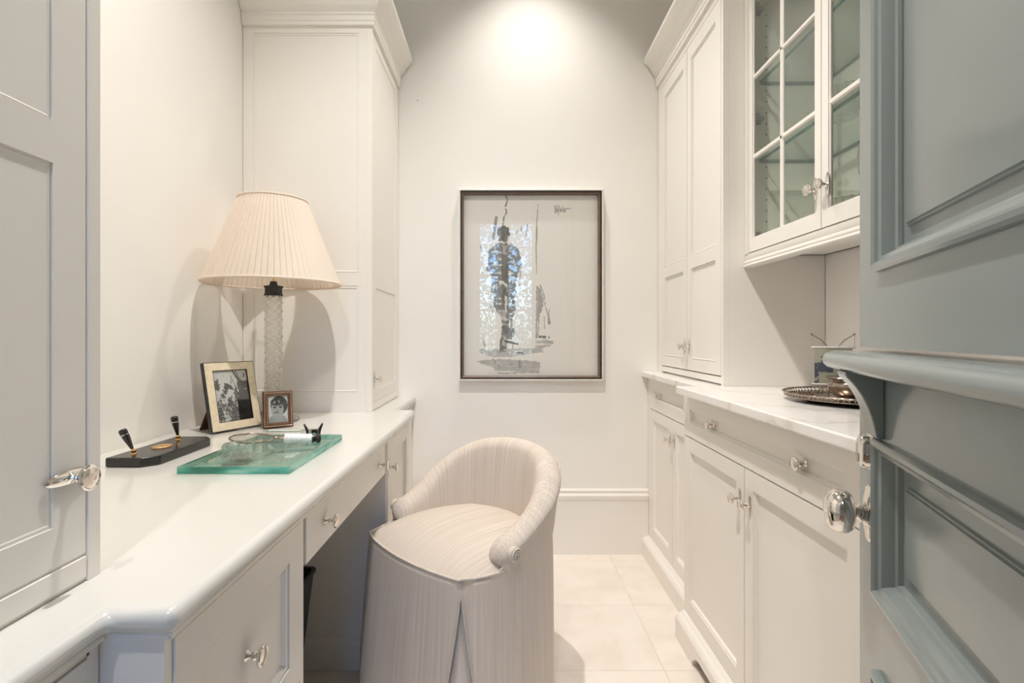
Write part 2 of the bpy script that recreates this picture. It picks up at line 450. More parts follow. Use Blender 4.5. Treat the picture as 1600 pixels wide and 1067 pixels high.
b = MB(); b.recframe(T((0, HY - 0.08, 0), (1, 0, 0), (0, 0, 1), (0, 1, 0)), WX0, WX1, WZ0, WZ1, [(0, -0.03), (0, 0.03), (0.045, 0.03), (0.045, -0.03)])
b.build('window_frame', M['winpaint'], win)
b = MB(); b.box(-0.046, 0.076, HY - 0.11, HY - 0.05, WZ0, WZ1); b.build('window_mullion', M['winpaint'], win)
for z in (1.50, 2.06):
    b = MB(); b.box(WX0, WX1, HY - 0.10, HY - 0.06, z - 0.016, z + 0.016); b.build('glazing_bar', M['winpaint'], win)
b = MB(); b.box(WX0, WX1, HY - 0.082, HY - 0.078, WZ0, WZ1); b.build('window_pane', M['winpane'], win)
# garden
tag(MB().box(-9, 9, -16, HY - 0.16, -0.5, -0.4).build('lawn', M['lawn']), 'lawn outside the garden window', 'lawn')
fe = thing('iron_fence', (0, -5.2, -0.4), 'black iron railing outside the garden window', 'fence')
for z in (0.55, 0.92): MB().box(-2.2, 2.2, -5.215, -5.185, z - 0.02, z + 0.02).build('rail', M['iron'], fe)
pk = MB().box(-0.011, 0.011, -0.011, 0.011, 0, 1.55).build('picket', M['iron']); pk.location = (-2.1, -5.2, -0.4); attach(pk, fe)
for k in range(1, 29):
    c = copy_obj(pk); c.parent = fe; c.location = (-2.1 + 0.15 * k, 0, 0)
def tree(x, y, h, r, label, seed):
    rr = np.random.RandomState(seed)
    t = thing('garden_tree', (x, y, -0.4), label, 'tree')
    tk = MB().lathe([(0.10, -0.4), (0.07, h * 0.5), (0.03, h * 0.8)], T((x, y, 0), (1, 0, 0), (0, 1, 0), (0, 0, 1)), 8); tk.build('trunk', M['trunk'], t)
    N = 4200; mb = MB()
    for i in range(N):
        d = rr.normal(size=3); d /= np.linalg.norm(d); q = rr.uniform(0.35, 1) ** 0.6
        p = Vector((x + d[0] * r * q, y + d[1] * r * q * 0.7, h * 0.55 + d[2] * h * 0.5 * q))
        a = Vector(rr.normal(size=3)).normalized(); bb = a.cross(Vector(rr.normal(size=3))).normalized()
        s = 0.085
        mb.add([p - a * s, p + bb * s * 0.45, p + a * s, p - bb * s * 0.45], [(0, 1, 2, 3)])
    f = mb.build('foliage', M['leaf'], t, recalc=False); f['kind'] = 'stuff'
tree(-0.1, -8.0, 4.6, 1.9, 'broad leafy garden tree straight outside the garden window', 1)
tree(2.6, -12.0, 3.6, 1.3, 'smaller leafy garden tree right of the window view', 2)
tree(-3.2, -12.2, 4.8, 1.8, 'tall leafy tree at the far side of the lawn', 3)

# ceiling can lamps
def can(x, y, lab):
    t = thing('ceiling_downlight', (x, y, CEIL), lab, 'downlight')
    f = T((x, y, CEIL - 0.012), (1, 0, 0), (0, 1, 0), (0, 0, 1))
    MB().lathe([(0.075, 0.0), (0.075, 0.012), (0.055, 0.012), (0.055, 0.004), (0.070, 0.0), (0.075, 0.0)], f, 32, cap0=False, cap1=False).build('trim_ring', M['can'], t, smooth='auto')
can(LAMPS[0][0], LAMPS[0][1], 'round recessed ceiling light near the end wall')
can(LAMPS[1][0], LAMPS[1][1], 'round recessed ceiling light near the doorway')
can(-0.25, -0.65, 'round recessed ceiling light in the hall')

# ------------------------------------------------------------------ knobs (shared meshes; axis = local +Z)
def ell_loop(rx, ry, z, seg=28):
    return [(rx * math.cos(2 * PI * k / seg), ry * math.sin(2 * PI * k / seg), z) for k in range(seg)]
KP = [(0.0085, 0.0), (0.0085, 0.0015), (0.0065, 0.003), (0.0045, 0.006), (0.0035, 0.0085), (0.0045, 0.0105), (0.0065, 0.012), (0.0072, 0.014), (0.0065, 0.016), (0.0045, 0.018), (0.005, 0.0195), (0.010, 0.021), (0.0145, 0.0225), (0.0155, 0.0245), (0.0155, 0.0265), (0.0140, 0.0280), (0.0120, 0.0272), (0.0080, 0.0285), (0.0030, 0.0292)]
def knob_mesh(plate):
    b = MB(); b.lathe(KP, ID, 24)
    if plate:
        b.rings([ell_loop(0.0085, 0.0330, 0.0), ell_loop(0.0085, 0.0330, 0.0012), ell_loop(0.0078, 0.0315, 0.0022), ell_loop(0.0050, 0.0250, 0.0036), ell_loop(0.002, 0.012, 0.0044)], cap0=True, cap1=True)
    o = b.build('knob', M['chrome'], smooth='auto'); me = o.data; bpy.data.objects.remove(o); return me
KN = {True: knob_mesh(True), False: knob_mesh(False)}
def knob(parent, pos, n, plate, spin=0.0):
    o = bpy.data.objects.new('knob', KN[plate]); COL.objects.link(o)
    n = Vector(n).normalized(); z = n; y = Vector((0, 0, 1)); x = y.cross(z).normalized()
    R = Matrix((x, y, z)).transposed().to_4x4()
    o.matrix_basis = Matrix.Translation(Vector(pos)) @ R @ Matrix.Rotation(spin, 4, 'Z')
    attach(o, parent); return o

BEAD = [(-0.0015, -0.0055), (0.0012, -0.0055), (0.0018, -0.0025), (0.0040, -0.0018), (0.0064, -0.0028), (0.0072, -0.0075), (0.0086, -0.0075), (0.0090, -0.0065)]
BEAD_D = [(-0.0015, -0.0055), (0.0012, -0.0055), (0.0020, -0.0028), (0.0045, -0.0022), (0.0075, -0.0040), (0.0095, -0.0105), (0.0105, -0.0115)]
def panel_door(parent, t, u0, u1, v0, v1, stile=0.048, panels=None, rail=0.048, th=0.019, mat=None, prof=BEAD, name='door'):
    """face frame at n=0, panel fields sunk behind a bead; panels = [(v_low, v_high)...]"""
    mat = mat or M['cab']
    if panels is None: panels = [(v0 + rail, v1 - rail)]
    b = MB()
    b.box(u0, u0 + stile, v0, v1, -th, 0, t); b.box(u1 - stile, u1, v0, v1, -th, 0, t)
    cuts = [v0] + [x for p in panels for x in p] + [v1]
    for i in range(0, len(cuts), 2): b.box(u0 + stile, u1 - stile, cuts[i], cuts[i + 1], -th, 0, t)
    d = b.build(name, mat, parent)
    for (a, c) in panels:
        MB().recpanel(t, u0 + stile, u1 - stile, a, c, prof).build('panel', mat, d)
    return d
# frames: left cabinets face +X, right cabinets face -X
def TL(x): return T((x, 0, 0), (0, 1, 0), (0, 0, 1), (1, 0, 0))
def TR(x): return T((x, 0, 0), (0, 1, 0), (0, 0, 1), (-1, 0, 0))
CROWN = [(0.0, 2.335), (0.010, 2.335), (0.010, 2.349), (0.013, 2.353), (0.013, 2.371), (0.017, 2.374), (0.017, 2.381), (0.013, 2.384),
         (0.018, 2.392), (0.027, 2.399), (0.033, 2.408), (0.037, 2.420), (0.046, 2.432), (0.054, 2.438), (0.060, 2.447), (0.066, 2.450), (0.072, 2.456), (0.072, 2.474), (0.0, 2.474)]

# ------------------------------------------------------------------ left side: worktop
wt = MB()
poly = [(XL, 0.03), (-0.441, 0.03), (-0.441, 0.567), (-0.366, 0.567), (-0.366, 2.120), (-0.441, 2.120), (-0.441, YB), (XL, YB)]
wt.prism(poly, ID, DZ - 0.030, DZ)
o = wt.build('desk_worktop', M['top'], bevel=0.013, seg=4, smooth='auto', angle=50)
tag(o, 'long white painted desk worktop with stepped rounded front edge', 'worktop')
b = MB(); b.prism([(XL, 0.05), (-0.452, 0.05), (-0.452, 0.578), (-0.376, 0.578), (-0.376, 2.110), (-0.452, 2.110), (-0.452, YB - 0.005), (XL, YB - 0.005)], ID, DZ - 0.040, DZ - 0.030)
e = b.build('under_moulding', M['cab'], bevel=0.003); attach(e, o)
UD = DZ - 0.040
# near recessed base
FX, FR = -0.388, -0.462
t = thing('base_cabinet', (-0.75, 0.31, 0), 'white base cabinet under the near end of the desk, set back beside the file drawers', 'cabinet')
MB().box(XL + 0.002, FR - 0.024, 0.06, 0.583, 0.09, UD).box(FR - 0.024, FR, 0.06, 0.098, 0.09, UD).box(FR - 0.024, FR, 0.567, 0.583, 0.09, UD).box(FR - 0.024, FR, 0.09, 0.57, UD - 0.01, UD).build('carcass', M['cab'], t)
panel_door(t, TL(FR + 0.002), 0.10, 0.565, 0.11, UD - 0.012, 0.05)
MB().box(XL, FR - 0.05, 0.06, 0.583, 0, 0.09).build('plinth', M['cab'], t)
# file drawers
t = thing('file_cabinet', (-0.75, 0.78, 0), 'white two-drawer pedestal under the desk, nearest the viewer', 'cabinet')
MB().box(XL + 0.002, FX - 0.024, 0.585, 0.990, 0.10, UD).box(FX - 0.024, FX, 0.585, 0.5985, 0.10, UD).box(FX - 0.024, FX, 0.9735, 0.990, 0.10, UD).box(FX - 0.024, FX, 0.598, 0.974, UD - 0.0065, UD).build('carcass', M['cab'], t)
ft = TL(FX + 0.003)
d = panel_door(t, ft, 0.600, 0.972, 0.440, UD - 0.008, 0.052, [(0.492, UD - 0.062)], name='drawer', prof=BEAD_D)
knob(d, ft(0.790, 0.597, -0.013), (1, 0, 0), False)
d = panel_door(t, ft, 0.600, 0.972, 0.120, 0.435, 0.052, name='drawer', prof=BEAD_D)
MB().box(XL, FX - 0.03, 0.59, 0.985, 0, 0.10).build('plinth', M['cab'], t)
# kneehole drawer
t = thing('kneehole_drawer_unit', (-0.7, 1.335, 0.64), 'shallow white drawer across the desk kneehole with two knobs', 'drawer')
MB().box(XL + 0.15, FX - 0.02, 0.996, 1.674, 0.640, 0.655).box(XL + 0.15, FX - 0.024, 0.993, 1.677, 0.738, UD).build('carcass', M['cab'], t)
d = MB().box(FX - 0.02, FX + 0.001, 1.003, 1.668, 0.642, UD - 0.008).build('drawer_front', M['cab'], t, bevel=0.002)
knob(d, (FX + 0.001, 1.105, 0.692), (1, 0, 0), False); knob(d, (FX + 0.001, 1.590, 0.690), (1, 0, 0), False)
# far base with door
t = thing('base_cabinet', (-0.75, 1.89, 0), 'white base cabinet with one panelled door at the far side of the kneehole', 'cabinet')
MB().box(XL + 0.002, FX - 0.024, 1.680, 2.100, 0.0, UD).box(FX - 0.024, FX, 1.680, 1.6925, 0.0, UD).box(FX - 0.024, FX, 2.0675, 2.100, 0.0, UD).box(FX - 0.024, FX, 1.69, 2.07, UD - 0.0065, UD).box(FX - 0.024, FX, 1.69, 2.07, 0, 0.1085).build('carcass', M['cab'], t)
ft = TL(FX + 0.003)
d = panel_door(t, ft, 1.694, 2.066, 0.11, UD - 0.008, 0.045, prof=BEAD_D)
knob(d, ft(1.718, 0.650, 0.0), (1, 0, 0), True)
b = MB(); b.sweep([(XL, 1.680), (FX, 1.680)], [(0, -1, 0)], [(0, 0), (0.012, 0), (0.012, 0.078), (0.016, 0.082), (0.016, 0.094), (0.010, 0.106), (0, 0.108)])
b.build('skirting', M['cab'], t)
# far recessed base
t = thing('base_cabinet', (-0.75, 2.34, 0), 'narrow white base cabinet under the far end of the desk, against the end wall', 'cabinet')
MB().box(XL + 0.002, FR - 0.024, 2.103, YB - 0.004, 0.0, UD).box(FR - 0.024, FR, 2.103, 2.133, 0.0, UD).box(FR - 0.024, FR, 2.532, YB - 0.004, 0.0, UD).build('carcass', M['cab'], t)
panel_door(t, TL(FR + 0.003), 2.135, 2.530, 0.11, UD - 0.008, 0.045)

# ------------------------------------------------------------------ tall cabinets, left
def tall_left(x, y0, y1, doors, label, side, knobs):
    t = thing('tall_cabinet', ((XL + x) / 2, (y0 + y1) / 2, DZ), label, 'cabinet')
    ct = 2.36
    b = MB().box(XL + 0.002, x - 0.004, y0 + 0.006, y1, DZ, ct)
    for (a, c) in [(y0, doors[0][0] - 0.002), (doors[-1][1] + 0.002, y1)]: b.box(x - 0.025, x, a, c, DZ, ct)
    b.box(x - 0.025, x, doors[0][0], doors[-1][1], DZ + 0.006, 0.817); b.box(x - 0.025, x, doors[0][0], doors[-1][1], 2.333, ct)
    b.build('carcass', M['cab'], t, bevel=0.001)
    ft = TL(x - 0.0015)
    ds = []
    for (a, c) in doors:
        ds.append(panel_door(t, ft, a, c, 0.8215, 2.330, 0.046, [(0.868, 1.290), (1.338, 2.285)]))
    for (di, y, z, spin) in knobs: knob(ds[di], ft(y, z, 0.0), (1, 0, 0), True, spin)
    if side:
        st = T((0, y0 + 0.006, 0), (1, 0, 0), (0, 0, 1), (0, -1, 0))
        SB = [(-0.001, -0.0025), (0.003, -0.0025), (0.0045, -0.0005), (0.0085, -0.0005), (0.010, -0.0025), (0.0105, -0.0032)]
        b = MB(); u0, u1 = XL, x - 0.004
        st2 = T((0, y0, 0), (1, 0, 0), (0, 0, 1), (0, -1, 0))
        b.box(u0 + 0.002, -1.006, DZ, ct, -0.006, 0, st2); b.box(-0.582, x - 0.025, DZ, ct, -0.006, 0, st2)
        for (a, c) in [(DZ, 0.863), (1.292, 1.343), (2.308, ct)]: b.box(-1.006, -0.582, a, c, -0.006, 0, st2)
        sp = b.build('side_frame', M['cab'], t)
        for (a, c) in [(0.863, 1.292), (1.343, 2.308)]:
            MB().recpanel(st2, -1.006, -0.582, a, c, SB).build('panel', M['cab'], sp)
        path = [(XL + 0.002, y0), (x, y0), (x, y1)]; nr = [(0, -1, 0), (1, 0, 0)]
    else:
        path = [(x, y0), (x, y1), (XL + 0.002, y1)]; nr = [(1, 0, 0), (0, 1, 0)]
    MB().sweep(path, nr, CROWN).build('crown_moulding', M['cab'], t, smooth='auto', angle=25)
    return t
tall_left(-0.530, 2.057, YB - 0.003, [(2.078, 2.536)], 'tall white cupboard standing on the desk against the end wall, behind the lamp', True, [(0, 2.100, 0.912, 0)])
tall_left(-0.519, 0.05, 0.659, [(0.072, 0.352), (0.356, 0.637)], 'tall white cupboard on the near end of the desk, cut by the left edge', False, [(1, 0.612, 0.921, PI / 2)])

# ------------------------------------------------------------------ right side base cabinets
NX, RX = 0.655, 0.722          # near (proud) face and set-back face
mt = MB(); mt.prism([(XR, 0.04), (0.689, 0.04), (0.689, 0.880), (0.608, 0.880), (0.608, 1.813), (0.689, 1.813), (0.689, YB - 0.001), (XR, YB - 0.001)], ID, CZ - 0.026, CZ)
o = mt.build('marble_worktop', M['marble'], bevel=0.004, seg=3)
tag(o, 'white veined marble worktop with stepped front edge on the right-hand cabinets', 'worktop')
UC = CZ - 0.026
DRW = (0.735, 0.880)
def base_right(x, y0, y1, label, doors, drawer, dk, kz, arch, kd):
    t = thing('base_cabinet', ((x + XR) / 2, (y0 + y1) / 2, 0), label, 'cabinet')
    b = MB(); b.box(x + 0.022, XR - 0.002, y0, y1, 0.085, UC)
    ya, yb_ = doors[0][0] - 0.0015, doors[-1][1] + 0.0015
    b.box(x - 0.001, x + 0.022, y0, ya, 0.085, UC); b.box(x - 0.001, x + 0.022, yb_, y1, 0.085, UC); b.box(x, x + 0.022, ya, yb_, 0.085, 0.1065); b.box(x, x + 0.022, ya, yb_, UC - 0.0018, UC)
    b.build('carcass', M['cab'], t)
    ft = TR(x - 0.001)
    DP = [(-0.0015, -0.0025), (0.003, -0.0030), (0.006, -0.0040), (0.009, -0.0095), (0.0095, -0.0105)]
    d = panel_door(t, ft, drawer[0], drawer[1], DRW[0], UC - 0.003, 0.050, [(0.786, 0.832)], name='drawer', prof=DP)
    for y in dk: knob(d, ft(y, 0.809, -0.0105), (-1, 0, 0), False)
    dd = []
    for (a, c) in doors: dd.append(panel_door(t, ft, a, c, 0.108, DRW[0] - 0.004, 0.046, prof=DP))
    for (i, y) in kd: knob(dd[i], ft(y, kz, 0), (-1, 0, 0), True)
    # plinth with moulded top and a cut-out foot
    px = x - 0.034
    b = MB(); b.sweep([(px, y0), (px, y1)], [(-1, 0, 0)], [(-0.03, 0.072), (0.0, 0.072), (0.0, 0.074), (-0.002, 0.078), (-0.006, 0.083), (-0.009, 0.086), (-0.014, 0.089), (-0.020, 0.090), (-0.024, 0.094), (-0.030, 0.098), (-0.045, 0.098), (-0.045, 0.072)])
    b.build('plinth_moulding', M['cab'], t, smooth='auto', angle=25)
    pt = T((px, 0, 0), (0, 1, 0), (0, 0, 1), (1, 0, 0))
    if arch:
        f = 0.165
        pl = [(y0, 0), (y0 + f, 0)]
        cur = [(0.012, 0.006), (0.012, 0.016), (0.022, 0.026), (0.030, 0.026), (0.034, 0.034), (0.048, 0.042), (0.066, 0.046)]
        pl += [(y0 + f + a - 0.012, z) for a, z in cur] + [(y1 - f - a + 0.012, z) for a, z in reversed(cur)]
        pl += [(y1 - f, 0), (y1, 0), (y1, 0.072), (y0, 0.072)]
        # split polygon into columns so the concave outline fills cleanly
        b = MB(); top = 0.072
        lows = pl[:-2]
        for i in range(len(lows) - 1):
            (a, za), (c, zc) = lows[i], lows[i + 1]
            if c - a < 1e-6: continue
            b.prism([(a, za), (c, zc), (c, top), (a, top)], pt, 0, 0.022)
        b.build('plinth', M['cab'], t)
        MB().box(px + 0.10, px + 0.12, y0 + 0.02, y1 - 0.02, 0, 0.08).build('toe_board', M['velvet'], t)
    else:
        MB().box(px, XR - 0.05, y0 + 0.002, y1, 0, 0.072).build('plinth', M['cab'], t)
    return t
base_right(NX, 0.915, 1.858, 'wide white base cabinet with one drawer over two doors, proud of its neighbours', [(0.930, 1.391), (1.395, 1.850)], (0.930, 1.850), (1.128, 1.616), 0.640, True, [(0, 1.362), (1, 1.420)])
base_right(RX, 1.862, YB - 0.003, 'white set-back base cabinet in the far right corner under the marble', [(1.868, 2.194), (2.198, 2.525)], (1.868, 2.525), (2.00, 2.395), 0.640, False, [(0, 2.170), (1, 2.222)])
base_right(RX, 0.06, 0.911, 'white base cabinet hidden behind the open blue door', [(0.075, 0.490), (0.494, 0.905)], (0.075, 0.905), (0.28, 0.70), 0.640, False, [(0, 0.465), (1, 0.520)])

# ------------------------------------------------------------------ right tall cupboard
TX = 0.772
t = thing('tall_cabinet', ((TX + XR) / 2, 2.18, CZ), 'tall white two-door cupboard standing on the marble in the far right corner', 'cabinet')
b = MB().box(TX + 0.022, XR - 0.002, 1.804, YB - 0.003, CZ, 2.36)
b.box(TX, TX + 0.022, 1.804, 1.822, CZ, 2.36); b.box(TX, TX + 0.022, 2.506, YB - 0.003, CZ, 2.36)
b.box(TX + 0.002, TX + 0.022, 1.822, 2.506, CZ + 0.006, 0.944); b.box(TX, TX + 0.022, 1.822, 2.506, 2.303, 2.36)
b.build('carcass', M['cab'], t, bevel=0.001)
ft = TR(TX)
PN = [(0.995, 1.368), (1.420, 2.240)]
d1 = panel_door(t, ft, 1.825, 2.158, 0.9485, 2.299, 0.046, PN)
d2 = panel_door(t, ft, 2.162, 2.503, 0.9485, 2.299, 0.046, PN)
knob(d1, ft(2.135, 1.045, 0), (-1, 0, 0), True); knob(d2, ft(2.185, 1.045, 0), (-1, 0, 0), True)
MB().sweep([(XR - 0.003, 1.804), (TX, 1.804), (TX, YB - 0.003)], [(0, -1, 0), (-1, 0, 0)], CROWN).build('crown_moulding', M['cab'], t, smooth='auto', angle=25)

# ------------------------------------------------------------------ glazed wall cabinet
GX, GY0, GY1 = 0.847, 0.940, 1.802
t = thing('glazed_cabinet', ((GX + XR) / 2, 1.37, 1.36), 'white wall cabinet with two paned glass doors over the marble counter', 'cabinet')
b = MB()
b.box(GX + 0.022, XR - 0.002, GY0, GY0 + 0.02, 1.375, 2.36); b.box(GX + 0.022, XR - 0.002, GY1 - 0.012, GY1, 1.375, 2.36)
b.box(XR - 0.012, XR - 0.002, GY0, GY1, 1.375, 2.36); b.box(GX + 0.022, XR - 0.002, GY0, GY1, 1.375, 1.393); b.box(GX + 0.022, XR - 0.002, GY0, GY1, 2.34, 2.36)
b.box(GX, GX + 0.022, GY0, 0.958, 1.372, 2.36); b.box(GX, GX + 0.022, 1.778, GY1, 1.372, 2.36); b.box(GX, GX + 0.022, 0.958, 1.778, 2.303, 2.36)
b.build('carcass', M['cab'], t)
MB().sweep([(GX, GY0), (GX, GY1)], [(-1, 0, 0)], [(-0.03, 1.330), (0.004, 1.330), (0.006, 1.334), (0.004, 1.339), (0.0, 1.341), (0.003, 1.345), (0.002, 1.351), (-0.002, 1.354), (0.0, 1.358), (0.0, 1.3745), (-0.03, 1.3745)]).build('light_rail', M['cab'], t, smooth='auto', angle=30)
MB().sweep([(GX, GY0), (GX, GY1 - 0.074)], [(-1, 0, 0)], CROWN).build('crown_moulding', M['cab'], t, smooth='auto', angle=25)
ft = TR(GX)
def glass_door(u0, u1, ks):
    b = MB(); s = 0.027; z0, z1 = 1.3785, 2.299; g0, g1 = 1.429, 2.245
    b.box(u0, u0 + s, z0, z1, -0.012, 0, ft); b.box(u1 - s, u1, z0, z1, -0.012, 0, ft)
    b.box(u0 + s, u1 - s, z0, g0 - 0.005, -0.012, 0, ft); b.box(u0 + s, u1 - s, g1 + 0.005, z1, -0.012, 0, ft)
    b.recframe(ft, u0 + s, u1 - s, g0 - 0.005, g1 + 0.005, [(-0.001, -0.011), (-0.001, -0.002), (0.003, -0.005), (0.003, -0.011)])
    d = b.build('door', M['cab'], t)
    h = 0.0085; um = (u0 + u1) / 2; zs = (1.701, 1.973)
    q = MB()
    def bar(p0, p1, q0, q1, vert):
        if vert: L = [[ft(um - h, z, -0.011), ft(um - h, z, -0.007), ft(um - h * 0.5, z, -0.003), ft(um + h * 0.5, z, -0.003), ft(um + h, z, -0.007), ft(um + h, z, -0.011)] for z in (g0 - 0.004, g1 + 0.004)]
        else: L = [[ft(u, q0 - h, -0.011), ft(u, q0 - h, -0.007), ft(u, q0 - h * 0.5, -0.003), ft(u, q0 + h * 0.5, -0.003), ft(u, q0 + h, -0.007), ft(u, q0 + h, -0.011)] for u in (u0 + s, u1 - s)]
        q.rings(L, cap0=True, cap1=True)
    bar(0, 0, 0, 0, True)
    for z in zs: bar(0, 0, z, 0, False)
    q.build('glazing_bars', M['cab'], d)
    es = [g0, zs[0], zs[1], g1]
    for i in range(3):
        for (a, c) in ((u0 + s + 0.003, um), (um, u1 - s - 0.003)):
            MB().box(a, c, es[i] - 0.003, es[i + 1] + 0.003, -0.0100, -0.0075, ft).build('pane', M['cabpane'], d)
    knob(d, ft(ks, 1.487, 0), (-1, 0, 0), True)
    return d
glass_door(1.369, 1.775, 1.392); glass_door(0.961, 1.365, 1.340)
for z in (1.701, 1.973):
    b = MB(); b.box(GX + 0.045, XR - 0.014, GY0 + 0.022, GY1 - 0.014, z - 0.006, z + 0.006)
    b.mi = [1, 0, 0, 0, 0, 0]
    b.mi = [0] * 6
    o = b.build('glass_shelf', [M['shelf'], M['shelf_edge']], t)
    for p in o.data.polygons:
        if abs(p.normal.z) < 0.5: p.material_index = 1
# shelf pin holes and hinges on the far inner side
b = MB()
for k in range(22):
    z = 1.45 + 0.038 * k
    b.box(0.915, 0.919, GY1 - 0.0135, GY1 - 0.012, z, z + 0.004)
b.build('shelf_pin_holes', M['pin'], t)['kind'] = 'stuff'
for z in (1.435, 1.845, 2.225):
    b = MB(); b.box(0.872, 0.902, GY1 - 0.030, GY1 - 0.012, z - 0.006, z + 0.006); b.box(0.880, 0.894, GY1 - 0.022, GY1 - 0.012, z - 0.018, z + 0.018); b.box(0.862, 0.876, GY1 - 0.050, GY1 - 0.020, z - 0.010, z + 0.010)
    b.build('hinge', M['hinge'], t, bevel=0.002)

def lathe_thing(name, prof, loc, label, cat, mat, seg=32, fn=None, smooth='auto', group=None):
    b = MB(); b.lathe(prof, T(loc, (1, 0, 0), (0, 1, 0), (0, 0, 1)), seg, fn)
    return tag(b.build(name, mat, smooth=smooth, origin=loc, angle=40), label, cat, group)
def cut(nf, amp):
    return lambda r, n, a: r * (1 + amp * (abs(((a * nf / (2 * PI)) % 1) - 0.5) * 2 - 0.5))
BOWL = [(0.0, 0.0), (0.034, 0.0), (0.036, 0.006), (0.030, 0.012), (0.046, 0.026), (0.060, 0.050), (0.066, 0.078), (0.063, 0.078), (0.056, 0.050), (0.042, 0.030), (0.0, 0.022)]
GOB = [(0.0, 0.0), (0.036, 0.0), (0.036, 0.003), (0.010, 0.010), (0.006, 0.030), (0.009, 0.050), (0.006, 0.070), (0.020, 0.085), (0.036, 0.110), (0.038, 0.150), (0.034, 0.180), (0.032, 0.180), (0.035, 0.150), (0.033, 0.112), (0.016, 0.090), (0.0, 0.086)]
DEC = [(0.0, 0.0), (0.055, 0.0), (0.060, 0.010), (0.062, 0.060), (0.050, 0.100), (0.024, 0.130), (0.018, 0.150), (0.018, 0.175), (0.027, 0.184), (0.022, 0.186), (0.014, 0.175), (0.014, 0.150), (0.020, 0.128), (0.046, 0.098), (0.057, 0.060), (0.055, 0.014), (0.0, 0.010)]
s1, s2, s3 = 1.393, 1.707, 1.979
lathe_thing('crystal_bowl', BOWL, (0.970, 1.44, s1), 'cut crystal bowl on the cabinet floor behind the far glass door', 'bowl', M['lampglass'], 48, cut(24, 0.10), smooth=False)
lathe_thing('crystal_bowl', BOWL, (0.965, 1.455, s2 + 0.0005), 'cut crystal bowl on the middle shelf behind the far glass door', 'bowl', M['lampglass'], 48, cut(24, 0.10), smooth=False)
lathe_thing('decanter', DEC, (0.945, 1.165, s1), 'clear crystal decanter on the cabinet floor behind the nearer glass door', 'decanter', M['lampglass'], 36, cut(12, 0.06), smooth=False)
lathe_thing('goblet', GOB, (0.925, 1.275, s1), 'crystal stemmed goblet beside the decanter on the cabinet floor', 'glass', M['crystal'], 32)
lathe_thing('crystal_vase', [(0.0, 0.0), (0.040, 0.0), (0.044, 0.008), (0.036, 0.050), (0.042, 0.120), (0.058, 0.190), (0.055, 0.190), (0.039, 0.120), (0.032, 0.050), (0.0, 0.014)], (0.98, 1.24, s2 + 0.0005), 'flared crystal vase on the middle shelf behind the nearer glass door', 'vase', M['lampglass'], 48, cut(16, 0.09), smooth=False)
lathe_thing('crystal_bowl', BOWL, (1.00, 1.07, s2 + 0.0005), 'cut crystal bowl beside the flared vase on the middle shelf', 'bowl', M['crystal'], 48, cut(24, 0.06), smooth=False)
lathe_thing('goblet', GOB, (0.96, 1.22, s3 + 0.0005), 'crystal stemmed goblet on the top glass shelf', 'glass', M['crystal'], 32)

# ------------------------------------------------------------------ dutch door
DE = (0.556, 0.800); dU = Vector((-0.347, -0.938, 0)).normalized(); dN = Vector((-dU.y, dU.x, 0)); dN = dN if dN.x < 0 else -dN
dt = T((DE[0], DE[1], 0), dU, (0, 0, 1), dN)
DWID, DTH = 0.815, 0.045
DMP = [(0, 0), (0.0, 0.006), (0.003, 0.010), (0.008, 0.011), (0.012, 0.008), (0.014, 0.004), (0.020, 0.002), (0.023, -0.004), (0.026, -0.012), (0.030, -0.014), (0.032, -0.020), (0.052, -0.020), (0.053, -0.0165), (0.0555, -0.0165), (0.0565, -0.0135), (0.066, -0.0125)]
def leaf(name, z0, z1, panels, label):
    ctr = dt(DWID / 2, z0, -DTH / 2)
    L = thing(name, ctr, label, 'door', kind='structure')
    b = MB(); s = 0.084
    b.box(0, s, z0, z1, -DTH, 0, dt); b.box(DWID - s, DWID, z0, z1, -DTH, 0, dt)
    cuts = [z0] + [x for p in panels for x in p] + [z1]
    for i in range(0, len(cuts), 2): b.box(s, DWID - s, cuts[i], cuts[i + 1], -DTH, 0, dt)
    for (a, c) in panels: b.box(s, DWID - s, a, c, -DTH + 0.008, -0.026, dt)
    b.build('leaf_frame', M['door'], L)
    for (a, c) in panels: MB().recpanel(dt, s, DWID - s, a, c, DMP).build('panel', M['door'], L, smooth='auto', angle=20)
    return L
up = leaf('door_1', 1.0735, 2.88, [(1.180, 2.76)], 'upper half of the blue-grey split door standing open at right')
lo = leaf('door_2', 0.012, 1.040, [(0.140, 0.620), (0.724, 0.946)], 'lower half of the blue-grey split door with ledge, nickel knob and lock')
# ledge with bullnose
b = MB(); pr = [(-0.045, 1.040), (0.030, 1.040), (0.036, 1.0385), (0.044, 1.041), (0.050, 1.048), (0.051, 1.055), (0.047, 1.0625), (0.038, 1.0665), (0.030, 1.067), (-0.045, 1.067)]
b.rings([[dt(u, z, n) for n, z in pr] for u in (0.0, 0.008, 0.8, DWID)], cap0=True, cap1=True)
b.build('ledge', M['door'], lo, smooth='auto', angle=40)
def bracket(u0, u1):
    pl = [(0, 0.950), (0.004, 0.948), (0.010, 0.950)]
    for k in range(13):
        a = k / 12
        n = 0.010 + 0.034 * (1 - math.cos(a * PI / 2)) ** 1.15; z = 0.950 + 0.083 * math.sin(a * PI / 2) ** 1.1 if False else 0.952 + 0.080 * a
        pl.append((0.010 + 0.034 * a ** 2.6 + 0.004 * math.sin(a * PI), z))
    pl += [(0.046, 1.036), (0.046, 1.040), (0, 1.040)]
    bt = T(dt.o, dt.n, dt.v, dt.u)
    return MB().prism(pl, bt, u0, u1).build('bracket', M['door'], lo, bevel=0.002)
bracket(0.066, 0.112); bracket(DWID - 0.112, DWID - 0.066)
def onleaf(u, z): return T(dt(u, z, 0), dU, (0, 0, 1), dN)
kt = onleaf(0.050, 0.829)
b = MB()
